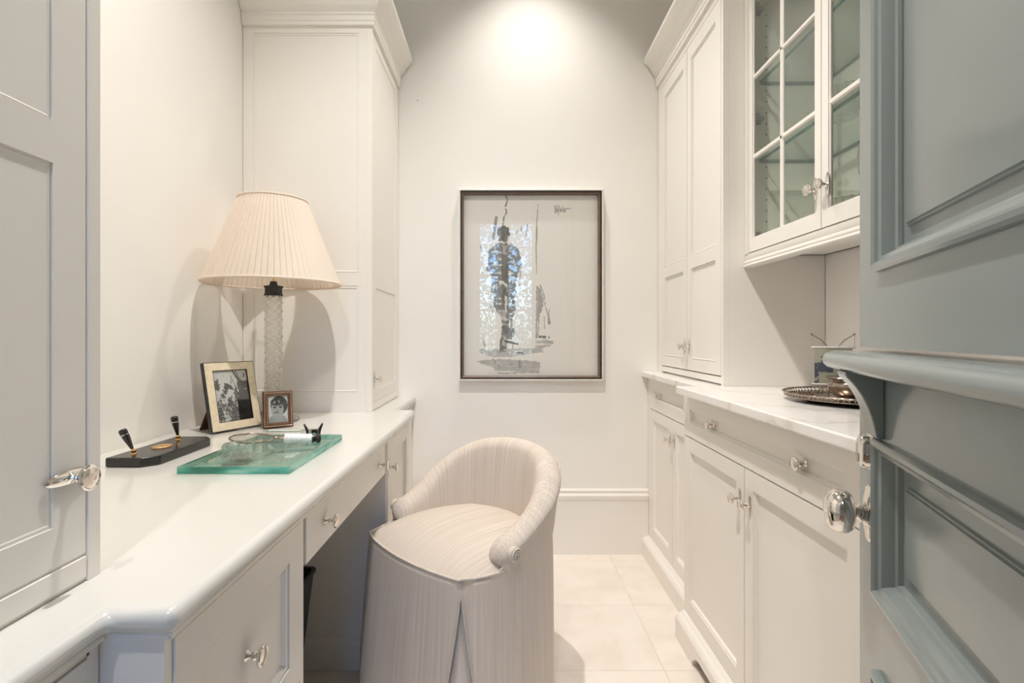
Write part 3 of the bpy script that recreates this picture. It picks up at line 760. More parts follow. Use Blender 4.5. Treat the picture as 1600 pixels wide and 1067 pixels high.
def ell(rx, ry, n, tt, seg=32): return [tt(rx * math.cos(2 * PI * k / seg), ry * math.sin(2 * PI * k / seg), n) for k in range(seg)]
b.rings([ell(0.023, 0.042, 0.0, kt), ell(0.023, 0.042, 0.002, kt), ell(0.021, 0.040, 0.004, kt), ell(0.017, 0.030, 0.0055, kt), ell(0.016, 0.018, 0.007, kt)], cap0=True, cap1=True)
b.lathe([(0.017, 0.005), (0.017, 0.008), (0.014, 0.010), (0.014, 0.013), (0.011, 0.015), (0.0085, 0.019), (0.0085, 0.021)], kt, 32)
b.build('rosette', M['chrome'], lo, smooth='auto')
b = MB(); b.lathe([(n_[0], n_[1] - 0.009) for n_ in [(0.0075, 0.024), (0.0075, 0.027), (0.010, 0.029), (0.018, 0.030), (0.027, 0.034), (0.0315, 0.040), (0.0325, 0.047), (0.0310, 0.055), (0.026, 0.062), (0.017, 0.066), (0.007, 0.0675)]], kt, 40)
b.build('door_knob', M['chrome'], lo, smooth=True)
lt = onleaf(0.057, 0.922)
b = MB()
def rr(hx, hy, n, r):
    P = []
    for cx, cy, a0 in ((hx - r, hy - r, 0), (-hx + r, hy - r, 90), (-hx + r, -hy + r, 180), (hx - r, -hy + r, 270)):
        for k in range(7):
            a = math.radians(a0 + 15 * k); P.append(lt(cx + r * math.cos(a), cy + r * math.sin(a), n))
    return P
b.rings([rr(0.021, 0.027, 0, 0.016), rr(0.021, 0.027, 0.003, 0.016), rr(0.019, 0.025, 0.005, 0.015), rr(0.018, 0.024, 0.007, 0.014), rr(0.018, 0.024, 0.011, 0.014), rr(0.0165, 0.022, 0.015, 0.013), rr(0.013, 0.018, 0.0165, 0.011)], cap0=True, cap1=True)
b.build('lock', M['chrome'], lo, smooth='auto')
b = MB(); b.box(-0.003, 0.003, -0.016, -0.004, 0.016, 0.0170, lt); b.build('keyhole_cover', M['hinge'], lo)
# jamb trim
b = MB(); b.box(DX0 - 0.0, DX0 + 0.02, -0.13, 0.005, 0, DH); b.box(DX0, DX1, -0.13, 0.005, DH - 0.02, DH)
b.box(DX1 - 0.012, DX1, -0.13, 0.005, 0, DH)
struct('trim_1', b, M['cab'], 'white door lining around the open doorway', 'trim')

# ------------------------------------------------------------------ picture on the end wall
FX0, FX1, FZ0, FZ1 = -0.224, 0.492, 0.869, 1.817
pic = thing('framed_drawing', (0.134, YB - 0.02, FZ0), 'large ink drawing of a standing man in a thin dark frame on the end wall', 'picture')
pt = T((0, YB, 0), (1, 0, 0), (0, 0, 1), (0, -1, 0))
b = MB(); b.recframe(pt, FX0, FX1, FZ0, FZ1, [(0, 0.001), (0, 0.040), (0.003, 0.042), (0.008, 0.042), (0.008, 0.001)]); b.build('outer_lip', M['frame_silver'], pic)
b = MB(); b.recframe(pt, FX0 + 0.008, FX1 - 0.008, FZ0 + 0.008, FZ1 - 0.008, [(0, 0.001), (0, 0.037), (0.009, 0.037), (0.009, 0.001)]); b.build('frame', M['frame_dark'], pic)
b = MB(); b.recframe(pt, FX0 + 0.017, FX1 - 0.017, FZ0 + 0.017, FZ1 - 0.017, [(0, 0.001), (0, 0.034), (0.007, 0.028), (0.007, 0.001)]); b.build('inner_lip', M['frame_inner'], pic)
MB().box(FX0 + 0.01, FX1 - 0.01, FZ0 + 0.01, FZ1 - 0.01, 0.0005, 0.003, pt).build('backing', M['frame_dark'], pic)
MB().box(FX0 + 0.022, FX1 - 0.022, FZ0 + 0.022, FZ1 - 0.022, 0.0235, 0.0250, pt).build('glass', M['pane'], pic)

# the drawing, painted as values on a fine grid (coordinates from the sheet: x 0..695, y 0..920)
GW, GH = 400, 530
yy, xx = np.mgrid[0:GH, 0:GW]
px = xx / (GW - 1) * 695; py = yy / (GH - 1) * 920
paper = np.array([0.92, 0.875, 0.83])
ink = np.zeros((GH, GW))
def vnoise(sx, sy, seed, oct=3):
    r = np.random.RandomState(seed); out = np.zeros((GH, GW)); amp = 1; tot = 0
    for o_ in range(oct):
        gx, gy = max(2, int(sx * 2 ** o_)), max(2, int(sy * 2 ** o_))
        g = r.rand(gy + 2, gx + 2)
        fx = xx / GW * gx; fy = yy / GH * gy
        ix, iy = fx.astype(int), fy.astype(int); tx, ty = fx - ix, fy - iy
        tx = tx * tx * (3 - 2 * tx); ty = ty * ty * (3 - 2 * ty)
        out += amp * ((g[iy, ix] * (1 - tx) + g[iy, ix + 1] * tx) * (1 - ty) + (g[iy + 1, ix] * (1 - tx) + g[iy + 1, ix + 1] * tx) * ty)
        tot += amp; amp *= 0.5
    return out / tot
N1 = vnoise(60, 14, 1, 4); N2 = vnoise(26, 70, 2, 4); N3 = vnoise(9, 80, 3, 4)
N4 = vnoise(90, 40, 40, 3)
NA = vnoise(70, 90, 31); NB = vnoise(60, 110, 32)
wx = px + (NA - 0.5) * 13 + (N1 - 0.5) * 8; wy = py + (NB - 0.5) * 15
def poly(pts):
    m = np.zeros((GH, GW), bool); n = len(pts)
    for i in range(n):
        x1, y1 = pts[i]; x2, y2 = pts[(i + 1) % n]
        if y1 == y2: continue
        c = ((y1 <= wy) & (wy < y2)) | ((y2 <= wy) & (wy < y1))
        m ^= c & (wx < (x2 - x1) * (wy - y1) / (y2 - y1) + x1)
    return m
def fill(pts, a, tex=None, th=0.0):
    global ink
    m = poly(pts).astype(float) * a * (0.82 + 0.36 * (N4 - 0.5))
    if tex is not None: m = m * np.clip((tex - th) * 4, 0, 1)
    ink = np.maximum(ink, m)
def erase(pts, a):
    global ink
    ink = np.where(poly(pts), ink * (1 - a), ink)
def stroke(pts, w, a, raw=False, tex=None, th=0.3):
    global ink
    X, Y = (px, py) if raw else (px + (N1 - 0.5) * 10, py + (N2 - 0.5) * 10)
    d = np.full((GH, GW), 1e9)
    for (x1, y1), (x2, y2) in zip(pts[:-1], pts[1:]):
        vx, vy = x2 - x1, y2 - y1; L = vx * vx + vy * vy + 1e-9
        q = np.clip(((X - x1) * vx + (Y - y1) * vy) / L, 0, 1)
        d = np.minimum(d, np.hypot(X - x1 - q * vx, Y - y1 - q * vy))
    m = np.clip((w - d) / 2.5 + 0.5, 0, 1) * a
    if tex is not None: m = m * np.clip((tex - th) * 6, 0, 1)
    ink = np.maximum(ink, m)
def S(pts): return [(x - 105, y - 80) for x, y in pts]
# body
fill(S([(278, 262), (290, 240), (315, 234), (338, 246), (346, 275), (338, 305), (330, 322), (292, 322), (282, 300)]), 0.92)
fill(S([(292, 318), (335, 318), (362, 338), (388, 352), (398, 390), (408, 440), (398, 470), (380, 488), (376, 560), (372, 640), (368, 690), (352, 720), (332, 700), (326, 610), (318, 600), (306, 700), (282, 690), (262, 640), (250, 560), (250, 490), (222, 462), (232, 400), (238, 358), (262, 340)]), 0.80, N2, 0.18)
fill(S([(300, 318), (332, 318), (334, 520), (326, 650), (302, 650)]), 0.92)
fill(S([(300, 640), (330, 640), (345, 740), (365, 800), (350, 815), (330, 815), (320, 880), (292, 876), (300, 800)]), 0.85, N2, 0.2)
fill(S([(305, 760), (365, 755), (368, 800), (310, 806)]), 0.9, N1, 0.2)
stroke(S([(318, 822), (384, 838)]), 5, 0.85); stroke(S([(300, 810), (292, 880)]), 4, 0.8); stroke(S([(360, 825), (360, 885)]), 2, 0.7)
erase(S([(274, 290), (290, 292), (288, 312), (272, 306)]), 0.85); erase(S([(334, 292), (350, 296), (346, 312), (332, 310)]), 0.8)
erase(S([(285, 316), (340, 316), (338, 324), (290, 326)]), 0.95)
erase(S([(284, 520), (310, 518), (336, 540), (330, 546), (306, 530), (290, 540)]), 0.9)
erase(S([(305, 335), (330, 335), (328, 380), (306, 384)]), 0.45)
erase(S([(316, 590), (328, 590), (330, 690), (318, 660)]), 0.85)
erase(S([(300, 662), (322, 664), (326, 720), (300, 720)]), 0.5)
# smoke line, streaks
stroke(S([(322, 82), (332, 108), (322, 140), (328, 168), (310, 196), (306, 235)]), 3.0, 0.75, tex=N2, th=0.30)
stroke(S([(275, 196), (268, 240), (262, 300)]), 7, 0.55, tex=N1, th=0.36)
stroke(S([(489, 128), (484, 210), (482, 330), (484, 480)]), 2.4, 0.55, tex=N2, th=0.25)
stroke(S([(434, 228), (428, 290)]), 2.5, 0.5); stroke(S([(404, 240), (402, 264)]), 2, 0.5); stroke(S([(384, 260), (380, 278)]), 2, 0.4)
stroke(S([(195, 338), (198, 360)]), 3, 0.4); stroke(S([(205, 400), (203, 520)]), 3, 0.25, tex=N2, th=0.4)
stroke(S([(250, 500), (246, 660)]), 3, 0.4, tex=N2, th=0.4); stroke(S([(262, 640), (255, 690)]), 3, 0.4)
stroke(S([(360, 640), (350, 800)]), 5, 0.45, tex=N1, th=0.4); stroke(S([(210, 820), (215, 850)]), 3, 0.4)
# right-hand shape
fill(S([(484, 540), (505, 560), (522, 612), (516, 650), (500, 690), (496, 740), (492, 810), (478, 810), (480, 640)]), 0.50, N1, 0.2)
stroke(S([(500, 540), (524, 590), (530, 660), (552, 730)]), 2.5, 0.5, tex=N2, th=0.3); stroke(S([(545, 660), (548, 730)]), 6, 0.5, tex=N1, th=0.35)
stroke(S([(520, 700), (524, 760)]), 2, 0.4); stroke(S([(500, 800), (545, 805)]), 7, 0.75, tex=N1, th=0.3)
fill(S([(480, 812), (576, 822), (560, 846), (500, 862), (474, 858)]), 0.45, N3, 0.3)
stroke(S([(400, 470), (390, 560), (372, 640)]), 4, 0.28, tex=N2, th=0.42)
# washes at the foot
fill(S([(180, 866), (500, 860), (520, 880), (380, 900), (260, 905), (190, 884)]), 0.34, N3, 0.25)
fill(S([(190, 920), (290, 914), (420, 920), (498, 930), (498, 985), (280, 992), (262, 960), (190, 936)]), 0.36, N3, 0.2)
fill(S([(386, 922), (412, 922), (416, 960), (390, 962)]), 0.7, N1, 0.25); stroke(S([(265, 925), (300, 960)]), 8, 0.4, tex=N1, th=0.4); stroke(S([(388, 882), (410, 886)]), 4, 0.75)
stroke(S([(345, 942), (358, 934)]), 4, 0.5); stroke(S([(180, 925), (215, 932)]), 3, 0.45)
# signature
for q in ([(577, 134), (579, 172)], [(583, 134), (583, 168)], [(577, 152), (584, 150)], [(589, 150), (596, 160), (588, 166), (589, 150)], [(593, 132), (596, 180)], [(602, 134), (603, 165)], [(603, 150), (610, 165)], [(610, 150), (603, 156)], [(610, 165), (616, 148), (620, 138)], [(613, 160), (622, 164), (626, 150)], [(620, 152), (632, 152), (626, 166), (633, 164)], [(628, 150), (658, 148)]):
    stroke(S(q), 1.5, 0.72, raw=True)
ink = np.clip(ink, 0, 1) ** 0.72
inkc = np.array([0.050, 0.048, 0.050])
gr = (vnoise(120, 160, 9, 2) - 0.5) * 0.03
img = paper[None, None, :] * (1 + gr[..., None]) * (1 - ink[..., None]) + inkc * ink[..., None]
printgrid('ink_drawing', pt, FX0 + 0.022, FX1 - 0.022, FZ0 + 0.022, FZ1 - 0.022, 0.006, img.astype(np.float32), M['art'], pic)

# small nail left of the picture
b = MB(); b.lathe([(0.0012, 0), (0.0012, 0.010), (0.0025, 0.0105), (0.0025, 0.012)], T(((653 - 787.5) / 800 * YB, YB, 1.09 + (525 - 158) / 800 * YB), (1, 0, 0), (0, 0, 1), (0, -1, 0)), 8)
tag(b.build('nail', M['hinge']), 'tiny bare nail high on the end wall beside the cupboard crown', 'nail')

# ------------------------------------------------------------------ chair
F0 = Vector((-0.257, 1.40, 0)); CA = -PI / 4
ch = thing('skirted_chair', (F0.x, F0.y, 0), 'low round-backed vanity chair in pale striped linen with a floor-length pleated skirt', 'chair', rz=CA)
ca, sa = math.cos(CA), math.sin(CA)
def cw(x, y, z): return Vector((F0.x + ca * x - sa * y, F0.y + sa * x + ca * y, z))
SEAT = 0.492
TOPC = [(-0.215, 0.0), (0.215, 0.0), (0.178, 0.395), (-0.178, 0.395)]
TOPK = [(0.0, -0.060), (0.310, 0.20), (0.0, 0.500), (-0.310, 0.20)]
BOTC = [(-0.262, -0.045), (0.262, -0.045), (0.190, 0.412), (-0.190, 0.412)]
BOTK = [(0.0, -0.125), (0.325, 0.19), (0.0, 0.510), (-0.325, 0.19)]
def bez(c, k, c2, t): return ((1 - t) ** 2 * c[0] + 2 * t * (1 - t) * k[0] + t * t * c2[0], (1 - t) ** 2 * c[1] + 2 * t * (1 - t) * k[1] + t * t * c2[1])
def outline(t, z, inset=0.0):
    t = t % 4; i = int(t); f = t - i
    a = bez(TOPC[i], TOPK[i], TOPC[(i + 1) % 4], f); b_ = bez(BOTC[i], BOTK[i], BOTC[(i + 1) % 4], f)
    w_ = max(0.0, 1 - z / SEAT)
    x, y = a[0] + (b_[0] - a[0]) * w_, a[1] + (b_[1] - a[1]) * w_
    # soft folds lower down
    rip = 0.004 * w_ * math.sin(f * PI * 7 + i) * math.sin(f * PI)
    cx, cy = 0.0, 0.19; dx, dy = x - cx, y - cy; L = math.hypot(dx, dy)
    k = 1 - (inset - rip) / L
    return cx + dx * k, cy + dy * k
def fab_uv(scale=1.0):
    return None
def ztop(y):
    xs_ = [0.09, 0.14, 0.20, 0.26, 0.32, 0.37, 0.41]; zs_ = [0.556, 0.568, 0.592, 0.638, 0.692, 0.732, 0.752]
    return float(np.interp(y, xs_, zs_))
def gap(z): 
    w_ = max(0.0, 1 - z / (SEAT - 0.035)); return 0.004 + 0.185 * w_ ** 1.15
ZS = [0.006, 0.03, 0.08, 0.14, 0.20, 0.26, 0.32, 0.38, 0.42, 0.455, 0.475, SEAT]
for i in range(4):
    n = 34; L = []; LI = []; uvs = []
    for z in ZS:
        g = gap(z); row = []; rin = []
        for j in range(n + 1):
            f = g + (1 - 2 * g) * j / n
            e = min(f - g, 1 - g - f) / 0.06
            ins = 0.004 * max(0, 1 - e) ** 2
            x, y = outline(i + f, z, ins); row.append(cw(x, y, z)); uvs.append((i * 0.5 + f * 0.46, z))
        L.append(row)
    # under the arms and back the same cloth runs on up to the roll
    for kz in (range(1, 9) if i > 0 else []):
        row = []
        for j in range(n + 1):
            f = gap(SEAT) + (1 - 2 * gap(SEAT)) * j / n
            x, y = outline(i + f, SEAT); q = min(1, max(0, (y - 0.085) / 0.05)); q = q * q * (3 - 2 * q)
            hh = max(0.0, ztop(y) - 0.040 - SEAT) * q * kz / 8
            dx, dy = x, y - 0.19; L_ = math.hypot(dx, dy); kk = 1 + (0.11 * hh) / L_
            row.append(cw(dx * kk, 0.19 + dy * kk, SEAT + hh + 1e-5 * kz)); uvs.append((i * 0.5 + f * 0.46, SEAT + hh))
        L.append(row)
    b = MB(); b.rings(L, closed=False)
    o = b.build('skirt_panel', M['fabric'], ch, smooth=True, recalc=False, uvfn=lambda p, k: uvs[k])
    s = o.modifiers.new('thick', 'SOLIDIFY'); s.thickness = 0.004; s.offset = 0
    # piped vertical edges
    for sgn in (0, 1):
        pts = []
        for z in np.linspace(0.006, SEAT, 24):
            g = gap(z); f = g if sgn == 0 else 1 - g
            x, y = outline(i + f, z, 0.0045); pts.append(cw(x, y, z))
        MB().tube(pts, 0.0028, 6).build('piping', M['piping'], ch, smooth=True)
    # kick pleat insert behind corner i
    L = []; uvs2 = []
    for z in np.linspace(0.006, SEAT - 0.03, 10):
        row = []
        for j in range(9):
            f = i - 0.22 + 0.44 * j / 8
            x, y = outline(f, z, 0.020 + 0.006 * math.cos((j - 4) / 4 * PI)); row.append(cw(x, y, z)); uvs2.append((3 + i * 0.3 + j * 0.012, z))
        L.append(row)
    b = MB(); b.rings(L, closed=False)
    o = b.build('kick_pleat', M['fabric'], ch, smooth=True, recalc=False, uvfn=lambda p, k: uvs2[k])
# top welt
pts = [cw(*outline(t_, SEAT), SEAT + 0.004 * math.exp(-((((t_ + 2) % 1) - 0.0) * 18) ** 2)) for t_ in np.linspace(-0.72, 1.72, 121) if outline(t_, SEAT)[1] < 0.118]
MB().tube(pts, 0.0038, 8).build('welt', M['piping'], ch, smooth=True)
# seat cushion
b = MB(); L = []; uvs = []
NR = 22
for k in range(NR + 1):
    r = 1 - k / NR * 0.995; row = []
    for j in range(120):
        x, y = outline(j / 30, SEAT); x, y = x * 0.992, 0.19 + (y - 0.19) * 0.992
        x, y = x * r, 0.19 + (y - 0.19) * r
        dome = 0.060 * (1 - r ** 2.6) ** 0.85 if r < 1 else 0
        z = SEAT - 0.004 + dome - 0.10 * max(0, 0.10 - y) * (1 - r ** 4) * 0.3
        row.append(cw(x, y, z)); uvs.append((6 + x, y))
    L.append(row)
b.rings(L, cap1=True)
b.build('seat', M['fabric'], ch, smooth=True, uvfn=lambda p, k: uvs[k])
# wrap-around back and arms
AH, YS, BB = 0.221, 0.235, 0.168
def upath(s):
    """s 0..1 from left arm end to right arm end"""
    y0 = 0.098; st = YS - y0; arc = 0.5 * PI * math.sqrt((AH * AH + BB * BB) / 2); tot = 2 * st + 2 * arc
    d = s * tot
    if d < st: return Vector((-AH, y0 + d)), Vector((-1, 0))
    if d > tot - st: return Vector((AH, y0 + tot - d)), Vector((1, 0))
    a = PI - (d - st) / (2 * arc) * PI
    p = Vector((AH * math.cos(a), YS + BB * math.sin(a))); nn = Vector((math.cos(a) / AH, math.sin(a) / BB)).normalized()
    return p, nn
NS = 96; L = []; uvs = []
sv = np.linspace(0, 1, NS + 1); zt = np.array([ztop(upath(s)[0].y) for s in sv])
for _ in range(6): zt[1:-1] = (zt[:-2] + 2 * zt[1:-1] + zt[2:]) / 4
for si, s in enumerate(sv):
    p, nn = upath(s); e = min(s, 1 - s) / 0.045
    k = math.sqrt(max(0.0, 1 - (1 - min(1, e)) ** 2)); k = max(k, 0.06)
    mid = 0.522; Z1 = mid + (zt[si] - mid) * k; th = 0.030 * k
    zb = 0.49 - 0.06 * min(1, max(0, (e - 1.0) * 0.5)); zb = mid + (zb - mid) * (k if e < 1 else 1)
    row = []; M_ = 26
    prof = []
    rtop = min(th, (Z1 - zb) * 0.48)
    for j in range(9): z = zb + (Z1 - rtop - zb) * j / 8; prof.append((th, z))
    for j in range(1, 9): a = PI * j / 9; prof.append((th * math.cos(a), Z1 - rtop + rtop * math.sin(a)))
    for j in range(9): z = Z1 - rtop + (zb - Z1 + rtop) * j / 8; prof.append((-th, z))
    for q, (o_, z) in enumerate(prof):
        h = max(0, z - 0.49)
        lean = 0.11 * h + (0.012 * math.exp(-((z - (Z1 - 0.026)) / 0.020) ** 2) if o_ > 0 else 0.0)
        if o_ > 0 and z < Z1 - 0.055: lean -= 0.008
        pu = 0.006 * math.sin(PI * min(1, max(0, (z - 0.47) / max(0.02, Z1 - 0.47)))) * (-1 if o_ < 0 else 0.3)
        w2 = p + nn * (o_ + lean + pu)
        row.append(cw(w2.x, w2.y, z)); uvs.append((9 + s * 0.95, z + (0.5 if q > 12 else 0)))
    L.append(row)
b = MB(); b.rings(L, closed=True, cap0=True, cap1=True)
o = b.build('backrest', M['fabric'], ch, smooth=True, uvfn=lambda p_, k: uvs[k])
# scroll rosettes at the arm ends
for sg in (-1, 1):
    pts = []; rad = []
    for k in range(60):
        a = k / 59 * 5.2 * PI; r = 0.0168 - 0.0150 * k / 59
        pts.append(cw(sg * (AH + 0.0560 + 0.002 * k / 59), 0.132 + r * math.cos(a), 0.534 + r * math.sin(a))); rad.append(0.0024)
    MB().tube(pts, rad, 6).build('arm_scroll', M['piping'], ch, smooth=True)
    MB().lathe([(0.0195, 0.0), (0.0195, 0.0125), (0.0165, 0.0145)], T(cw(sg * (AH + 0.022), 0.116, 0.517), Vector((ca * sg, sa * sg, 0)), (0, 0, 1), Vector((ca * sg, sa * sg, 0))) if False else T(cw(sg * (AH + 0.0405), 0.132, 0.534), Vector((-sa, ca, 0)), (0, 0, 1), Vector((ca * sg, sa * sg, 0))), 20).build('scroll_boss', M['fabric'], ch, smooth='auto')

# ------------------------------------------------------------------ waste bin in the kneehole
bt = thing('waste_bin', (-0.76, 1.36, 0), 'black tapered waste bin in the shadow of the desk kneehole', 'bin')
def sq(hx, hy, z, r=0.02):
    P = []
    for cx, cy, a0 in ((hx - r, hy - r, 0), (-hx + r, hy - r, 90), (-hx + r, -hy + r, 180), (hx - r, -hy + r, 270)):
        for k in range(5):
            a = math.radians(a0 + 22.5 * k); P.append((-0.76 + cx + r * math.cos(a), 1.33 + cy + r * math.sin(a), z))
    return P
hx = 0.217
b = MB(); b.rings([sq(hx - 0.045, 0.12, 0.001), sq(hx, 0.15, 0.420), sq(hx - 0.004, 0.146, 0.420), sq(hx - 0.046, 0.115, 0.008)], cap0=True, cap1=True); b.build('body', M['blackmatte'], bt, smooth='auto')
b = MB(); b.rings([sq(hx + 0.001, 0.151, 0.412), sq(hx + 0.004, 0.154, 0.415), sq(hx + 0.004, 0.154, 0.423), sq(hx - 0.005, 0.145, 0.423), sq(hx - 0.005, 0.145, 0.414)]); b.build('rim', M['blackmatte'], bt, smooth='auto')

# ------------------------------------------------------------------ lamp
LX, LY = -0.822, 1.826
lamp = thing('table_lamp', (LX, LY, DZ), 'table lamp with twisted glass column and pleated cream shade on the desk', 'lamp')
lt0 = T((LX, LY, DZ), (1, 0, 0), (0, 1, 0), (0, 0, 1))
MB().lathe([(0.080, 0.0), (0.084, 0.003), (0.084, 0.010), (0.078, 0.015), (0.060, 0.024), (0.040, 0.036), (0.026, 0.046), (0.020, 0.050)], lt0, 72, lambda r, n, a: r * (1 + 0.035 * math.cos(24 * a))).build('base', M['lampglass'], lamp, smooth='auto')
nz = 260; L = []
for k in range(nz + 1):
    z = 0.048 + 0.402 * k / nz; fz = k / nz
    row = []
    for j in range(72):
        a = 2 * PI * j / 72
        r = 0.0280 + 0.0017 * math.cos(8 * a + 84 * fz) + 0.0017 * math.cos(8 * a - 84 * fz) + (0.004 * max(0, 1 - fz * 14)) 
        row.append(lt0(r * math.cos(a), r * math.sin(a), z))
    L.append(row)
MB().rings(L, cap0=True, cap1=True).build('column', M['lampglass'], lamp, smooth=True)
b = MB(); b.lathe([(0.026, 0.448), (0.031, 0.449), (0.031, 0.453), (0.028, 0.456), (0.028, 0.475), (0.031, 0.478), (0.031, 0.483), (0.014, 0.485), (0.010, 0.50)], lt0, 32, lambda r, n, a: r * (1 + (0.05 * math.cos(12 * a) if 0.455 < n < 0.477 else 0.03 * math.cos(16 * a))))
b.build('collar', M['blackmatte'], lamp, smooth='auto')
b = MB(); b.lathe([(0.004, 0.485), (0.004, 0.78), (0.008, 0.785), (0.006, 0.80)], lt0, 12)
for k in range(3):
    a = 2 * PI * k / 3; b.tube([lt0(0.004 * math.cos(a), 0.004 * math.sin(a), 0.772), lt0(0.108 * math.cos(a), 0.108 * math.sin(a), 0.772)], 0.0018, 6)
b.build('shade_fitter', M['gold'], lamp, smooth='auto')
SB0, SB1, R0, R1 = 0.490, 0.787, 0.2265, 0.1135
b = MB(); L = []; NP = 72
for k in range(13):
    f = k / 12; z = SB0 + (SB1 - SB0) * f; r = R0 + (R1 - R0) * f
    row = []
    for j in range(NP):
        for (dj, dr) in ((0.0, 0.0), (0.66, 0.0030), (0.80, 0.0030), (0.92, -0.0026)):
            a = 2 * PI * (j + dj) / NP; q = r + dr * (0.6 + 0.6 * (1 - f)); row.append(lt0(q * math.cos(a), q * math.sin(a), z))
    L.append(row)
b.rings(L)
b.build('shade', M['shade'], lamp, smooth='auto', angle=20)
def ringtube(r, z, rad, nm):
    MB().tube([lt0(r * math.cos(2 * PI * k / 72), r * math.sin(2 * PI * k / 72), z) for k in range(72)], rad, 8, closed=True).build(nm, M['shade'], lamp, smooth=True)
ringtube(R0 + 0.001, SB0 + 0.002, 0.0042, 'shade_trim'); ringtube(R1 + 0.001, SB1 - 0.001, 0.0042, 'shade_trim')

# ------------------------------------------------------------------ photo frames
def photo_frame(name, bl, br, hgt, lean, wid, th, mats, label, prof, img, strut, strut_mat):
    bl = Vector((*bl, DZ)); br = Vector((*br, DZ)); u = (br - bl); wd = u.length; u.normalize()
    n0 = Vector((u.y, -u.x, 0))
    if n0.dot(Vector((0.5, -1.6, 0))) < 0: n0 = -n0
    v = (Vector((0, 0, 1)) * math.cos(lean) - n0 * math.sin(lean)).normalized(); n = (n0 * math.cos(lean) + Vector((0, 0, 1)) * math.sin(lean)).normalized()
    ft_ = T(bl + Vector((0, 0, 0.001 + th * math.sin(lean))), u, v, n)
    t_ = thing(name, (bl + br) / 2, label, 'photo frame')
    b_ = MB().box(0, wd, 0, hgt, -th, -0.001, ft_); b_.recframe(ft_, 0, wd, 0, hgt, [(0, -0.002), (0, prof[1][1] - 0.001), (0.0012, prof[1][1] + 0.0005), (0.0022, prof[1][1] + 0.0005), (0.0022, -0.002)]); b_.build('back_board', mats[1], t_)
    b_ = MB(); b_.recframe(ft_, 0, wd, 0, hgt, prof); b_.build('frame', mats[0], t_, smooth='auto', angle=30)
    i = prof[-1][0]
    b_ = MB(); b_.recframe(ft_, i - 0.0028, wd - i + 0.0028, i - 0.0028, hgt - i + 0.0028, [(0, 0), (0, prof[-2][1] + 0.0012), (0.0035, prof[-2][1] + 0.0008), (0.0035, 0)]); b_.build('inner_edge', mats[2], t_)
    printgrid('photo', ft_, i, wd - i, i, hgt - i, 0.0005, img, M['photo'], t_)
    MB().box(i, wd - i, i, hgt - i, 0.0012, 0.0022, ft_).build('glass', M['pane'], t_)
    # easel strut
    c = ft_(wd / 2, hgt * strut, -th); foot = Vector((c.x, c.y, DZ + 0.0005)) - n0 * (0.066 if hgt > 0.15 else 0.035)
    hw = wd * 0.24; d_ = n0 * -0.004
    md_ = c.lerp(foot, 0.42); hw = wd * 0.36
    ol = [c - u * hw * 0.4, c + u * hw * 0.4, md_ + u * hw, foot + u * hw, foot - u * hw, md_ - u * hw]
    MB().rings([ol, [q + d_ for q in ol]], cap0=True, cap1=True).build('strut', strut_mat, t_)
    return t_
# tree photograph (values)
h, w_ = 96, 72; yy, xx = np.mgrid[0:h, 0:w_]; GHo, GWo = GH, GW
def sm(seed, g, sz=(h, w_)):
    r = np.random.RandomState(seed); G = r.rand(g + 2, g + 2); hh, ww = sz
    Y, X = np.mgrid[0:hh, 0:ww]; fy = Y / hh * g; fx = X / ww * g; iy, ix = fy.astype(int), fx.astype(int); ty, tx = fy - iy, fx - ix
    return (G[iy, ix] * (1 - tx) + G[iy, ix + 1] * tx) * (1 - ty) + (G[iy + 1, ix] * (1 - tx) + G[iy + 1, ix + 1] * tx) * ty
nf = 0.5 * sm(1, 10) + 0.3 * sm(2, 24) + 0.2 * sm(3, 40); X = xx / w_; Y = yy / h
img1 = np.full((h, w_), 0.62)
den = nf + 0.42 * np.clip((Y - 0.45) * 1.6, -0.3, 0.6) + 0.26 * np.exp(-((X - 0.2) / 0.28) ** 2 - ((Y - 0.32) / 0.14) ** 2) + 0.30 * np.exp(-((X - 0.8) / 0.22) ** 2 - ((Y - 0.45) / 0.2) ** 2)
img1 = np.where(den > 0.58, 0.10 + 0.35 * (sm(5, 40) > 0.72) * (Y > 0.5), img1)
for (x0, y0, x1, y1, wd_) in ((0.58, 0.0, 0.80, 0.32, 0.018), (0.66, 0.0, 0.84, 0.36, 0.012), (0.30, 0.25, 0.75, 0.5, 0.012), (0.5, 0.1, 0.62, 0.35, 0.01)):
    q = np.clip(((X - x0) * (x1 - x0) + (Y - y0) * (y1 - y0)) / ((x1 - x0) ** 2 + (y1 - y0) ** 2), 0, 1); dd = np.hypot(X - x0 - q * (x1 - x0), Y - y0 - q * (y1 - y0))
    img1 = np.where(dd < wd_, 0.07, img1)
img1 = np.where((X > 0.60) & (Y > 0.58), 0.015 + 0.02 * sm(7, 12), img1); img1 = np.where((X > 0.66) & (Y > 0.22) & (Y < 0.6) & (nf > 0.3), 0.09, img1)
PF = [(0.002, -0.0005), (0.002, 0.005), (0.0035, 0.006), (0.026, 0.006), (0.0285, 0.004), (0.0285, -0.0005)]
photo_frame('photo_frame', (-0.905, 1.583), (-0.822, 1.735), 0.222, math.radians(13), 0, 0.010, (M['bone'], M['black'], M['frame_dark']), 'larger photo frame with pale bone inlay and a black-and-white tree picture', PF, img1.astype(np.float32), 0.50, M['velvet'])
